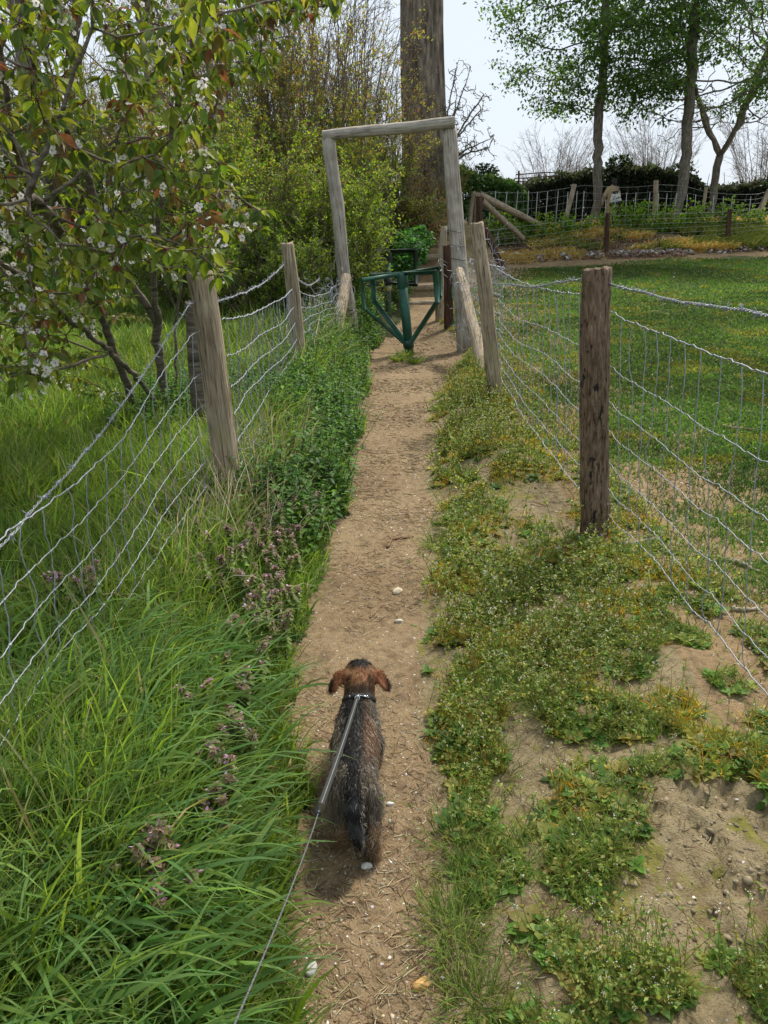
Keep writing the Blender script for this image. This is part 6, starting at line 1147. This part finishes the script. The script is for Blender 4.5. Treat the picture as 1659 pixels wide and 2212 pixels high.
# --- person walking behind the far fence, seen from the back
def person():
    Y = 22.9 + .35; f = P(1318, 500, Y); org = np.array([f[0] - .02, Y, onz(f[0], Y)]); t_ = thing('person', 'person in a long beige coat and blue jeans walking behind the far fence', 'person', org)
    topz = P(1322, 386, Y)[2] - org[2]; s = topz / 1.72; A = lambda *v: [(x * s, y * s, z * s, r * s) for x, y, z, r in v]
    caps = [A((0, 0, .98, .135), (0, .02, 1.15, .13), (.03, .05, 1.32, .145), (.05, .07, 1.42, .10)), A((.05, .07, 1.44, .055), (.075, .09, 1.53, .052)), A((.08, .10, 1.60, .085), (.085, .105, 1.64, .085)),
            A((-.15 + .04, .05, 1.40, .06), (-.25, .03, 1.16, .045), (-.27, .12, .93, .035), (-.27, .16, .87, .03)), A((.20, .08, 1.39, .06), (.27, .05, 1.15, .045), (.21, .22, 1.02, .035), (.18, .28, 1.02, .03)),
            A((-.08, 0, .93, .095), (-.12, .10, .52, .062), (-.16, -.02, .10, .042), (-.16, .07, .05, .04)), A((.08, 0, .93, .095), (.07, .20, .52, .062), (.05, .25, .10, .042), (.05, .35, .05, .04))]
    # fingers
    for (hx, hy, hz, dx) in ((-.27, .165, .855, -1), (.175, .30, 1.02, 1)):
        for k, (l, o_) in enumerate(((.06, -.024), (.07, -.008), (.066, .008), (.055, .022))): caps.append(A((hx + o_, hy, hz, .011), (hx + o_, hy + .012, hz - l * .55, .010), (hx + o_ * .9, hy + .03, hz - l, .008)))
        caps.append(A((hx - dx * .02, hy + .005, hz + .02, .012), (hx - dx * .045, hy + .03, hz - .015, .010)))
    ells = [((.09 * s, .19 * s, 1.615 * s), (.016 * s, .02 * s, .02 * s), EYE)]
    me, co, no = body_mesh('person_body', caps, ells, .013, 2); z = co[:, 2] / s; c = np.tile([.42, .24, .16], (len(co), 1)); c[(z < .9) & (np.abs(co[:, 0]) < .17 * s)] = [.045, .09, .20]; c[z < .10] = [.02, .02, .02]; c[(z > .9) & (z < 1.45) & (np.abs(co[:, 0]) < .2 * s)] = [.30, .21, .12]; setcol(me, c); me.materials.append(M_fur); b = bpy.data.objects.new('body', me); C.objects.link(b); b.parent = t_
    coat = [A((0, 0, .70, .185), (0, .0, .98, .17), (0, .02, 1.15, .155), (.03, .05, 1.32, .17), (.05, .07, 1.42, .12)), A((-.04, -.04, .58, .13), (-.02, .0, .8, .17)), A((.08, .07, .58, .13), (.04, .02, .8, .17)), A((-.12, .05, 1.39, .085), (-.26, .03, 1.16, .068), (-.28, .12, .95, .052)), A((.20, .08, 1.38, .085), (.28, .05, 1.15, .068), (.215, .20, 1.04, .05)), A((.04, .07, 1.45, .095), (.07, .085, 1.50, .085))]
    me, co, no = body_mesh('coat_shell', coat, [], .016, 3); m = bpy.data.objects.new('coat', me); C.objects.link(m); m.parent = t_; me.materials.append(plain('coat_cloth', (.36, .255, .145), rough=.85, noise=.18, scale=9, bump=.3)); me.shade_smooth()
    V, F = [], []; 
    hair = [A((.08, .075, 1.64, .098), (.075, .055, 1.58, .095), (.07, .03, 1.50, .07))]; me, co, no = body_mesh('hair_shell', hair, [], .012, 1); m = bpy.data.objects.new('hair', me); C.objects.link(m); m.parent = t_; me.materials.append(plain('dark_hair', (.016, .007, .005), rough=.7, noise=.5, scale=40, bump=.6)); me.shade_smooth()
    # bag: cream body, black base and flap, strap over the shoulder, handwriting-like scrawl
    bo = org + np.array([.065, -.27, 1.02]) * s; bt = thing('bag', 'cream shoulder bag with black base and dark scrawl on the back of the walker', 'bag', bo)
    Mc = plain('cream_canvas', (.62, .60, .54), rough=.8, noise=.08); Mk = plain('black_canvas', (.012, .012, .014), rough=.7)
    def slab(z0, z1, w0, w1, d, y0=0., nx=10, bulge=.02):
        Vs, n_ = [], 14; a = np.arange(n_) / n_ * 2 * PI; rows = []
        for zz in np.linspace(0, 1, 7): w = w0 + (w1 - w0) * zz; rows.append(np.stack([np.sign(np.cos(a)) * np.abs(np.cos(a)) ** .5 * w / 2, y0 + np.sign(np.sin(a)) * np.abs(np.sin(a)) ** .5 * (d / 2 + bulge * np.sin(zz * PI)), np.full(n_, z0 + (z1 - z0) * zz)], -1))
        Vv = np.concatenate(rows); i = np.arange(6)[:, None] * n_ + np.arange(n_)[None]; j = np.arange(6)[:, None] * n_ + (np.arange(n_)[None] + 1) % n_; return Vv * s, [np.concatenate([np.stack([i, j, j + n_, i + n_], -1).reshape(-1, 4)]), np.array([np.arange(n_)[::-1], 6 * n_ + np.arange(n_)])]
    ct, sn = math.cos(-.14), math.sin(-.14); rot = lambda V: V @ np.array([[ct, 0, sn], [0, 1, 0], [-sn, 0, ct]]).T
    V, F = slab(-.10, .20, .44, .26, .12); obj('bag_body', rot(V) + bo, F, Mc, bt); V, F = slab(-.19, -.095, .46, .45, .125); obj('bag_base', rot(V) + bo, F, Mk, bt); V, F = slab(.17, .27, .19, .17, .135, -.004); obj('bag_flap', rot(V) + bo, F, Mk, bt)
    sp = np.array([[.05, 0, .22], [.12, .04, .34], [.15, .20, .45], [.10, .36, .46], [-.02, .46, .30]]) * s + bo; V, F = tubes(sp, np.full(5, .016), 6); obj('strap', V, F, Mk, bt)
    q = np.array([[-.10, .085], [-.03, .10], [-.08, .03], [-.12, .0], [-.04, .01], [.0, .05], [-.01, .0], [.03, .045], [.02, .0], [.05, .03], [.10, .09], [.07, -.01], [.12, .04], [.15, .01]]); k = np.linspace(0, 1, len(q)); t = np.linspace(0, 1, 90); qx = np.interp(t, k, q[:, 0]); qz = np.interp(t, k, q[:, 1]); ker = np.ones(5) / 5; qx = np.convolve(np.pad(qx, 2, 'edge'), ker, 'valid'); qz = np.convolve(np.pad(qz, 2, 'edge'), ker, 'valid')
    V, F = tubes(np.stack([qx * 1.1, np.full(90, -.085 - .0), qz * 1.1], -1) * s, np.full(90, .006), 5); obj('scrawl', rot(V) + bo, F, Mk, bt)
person()
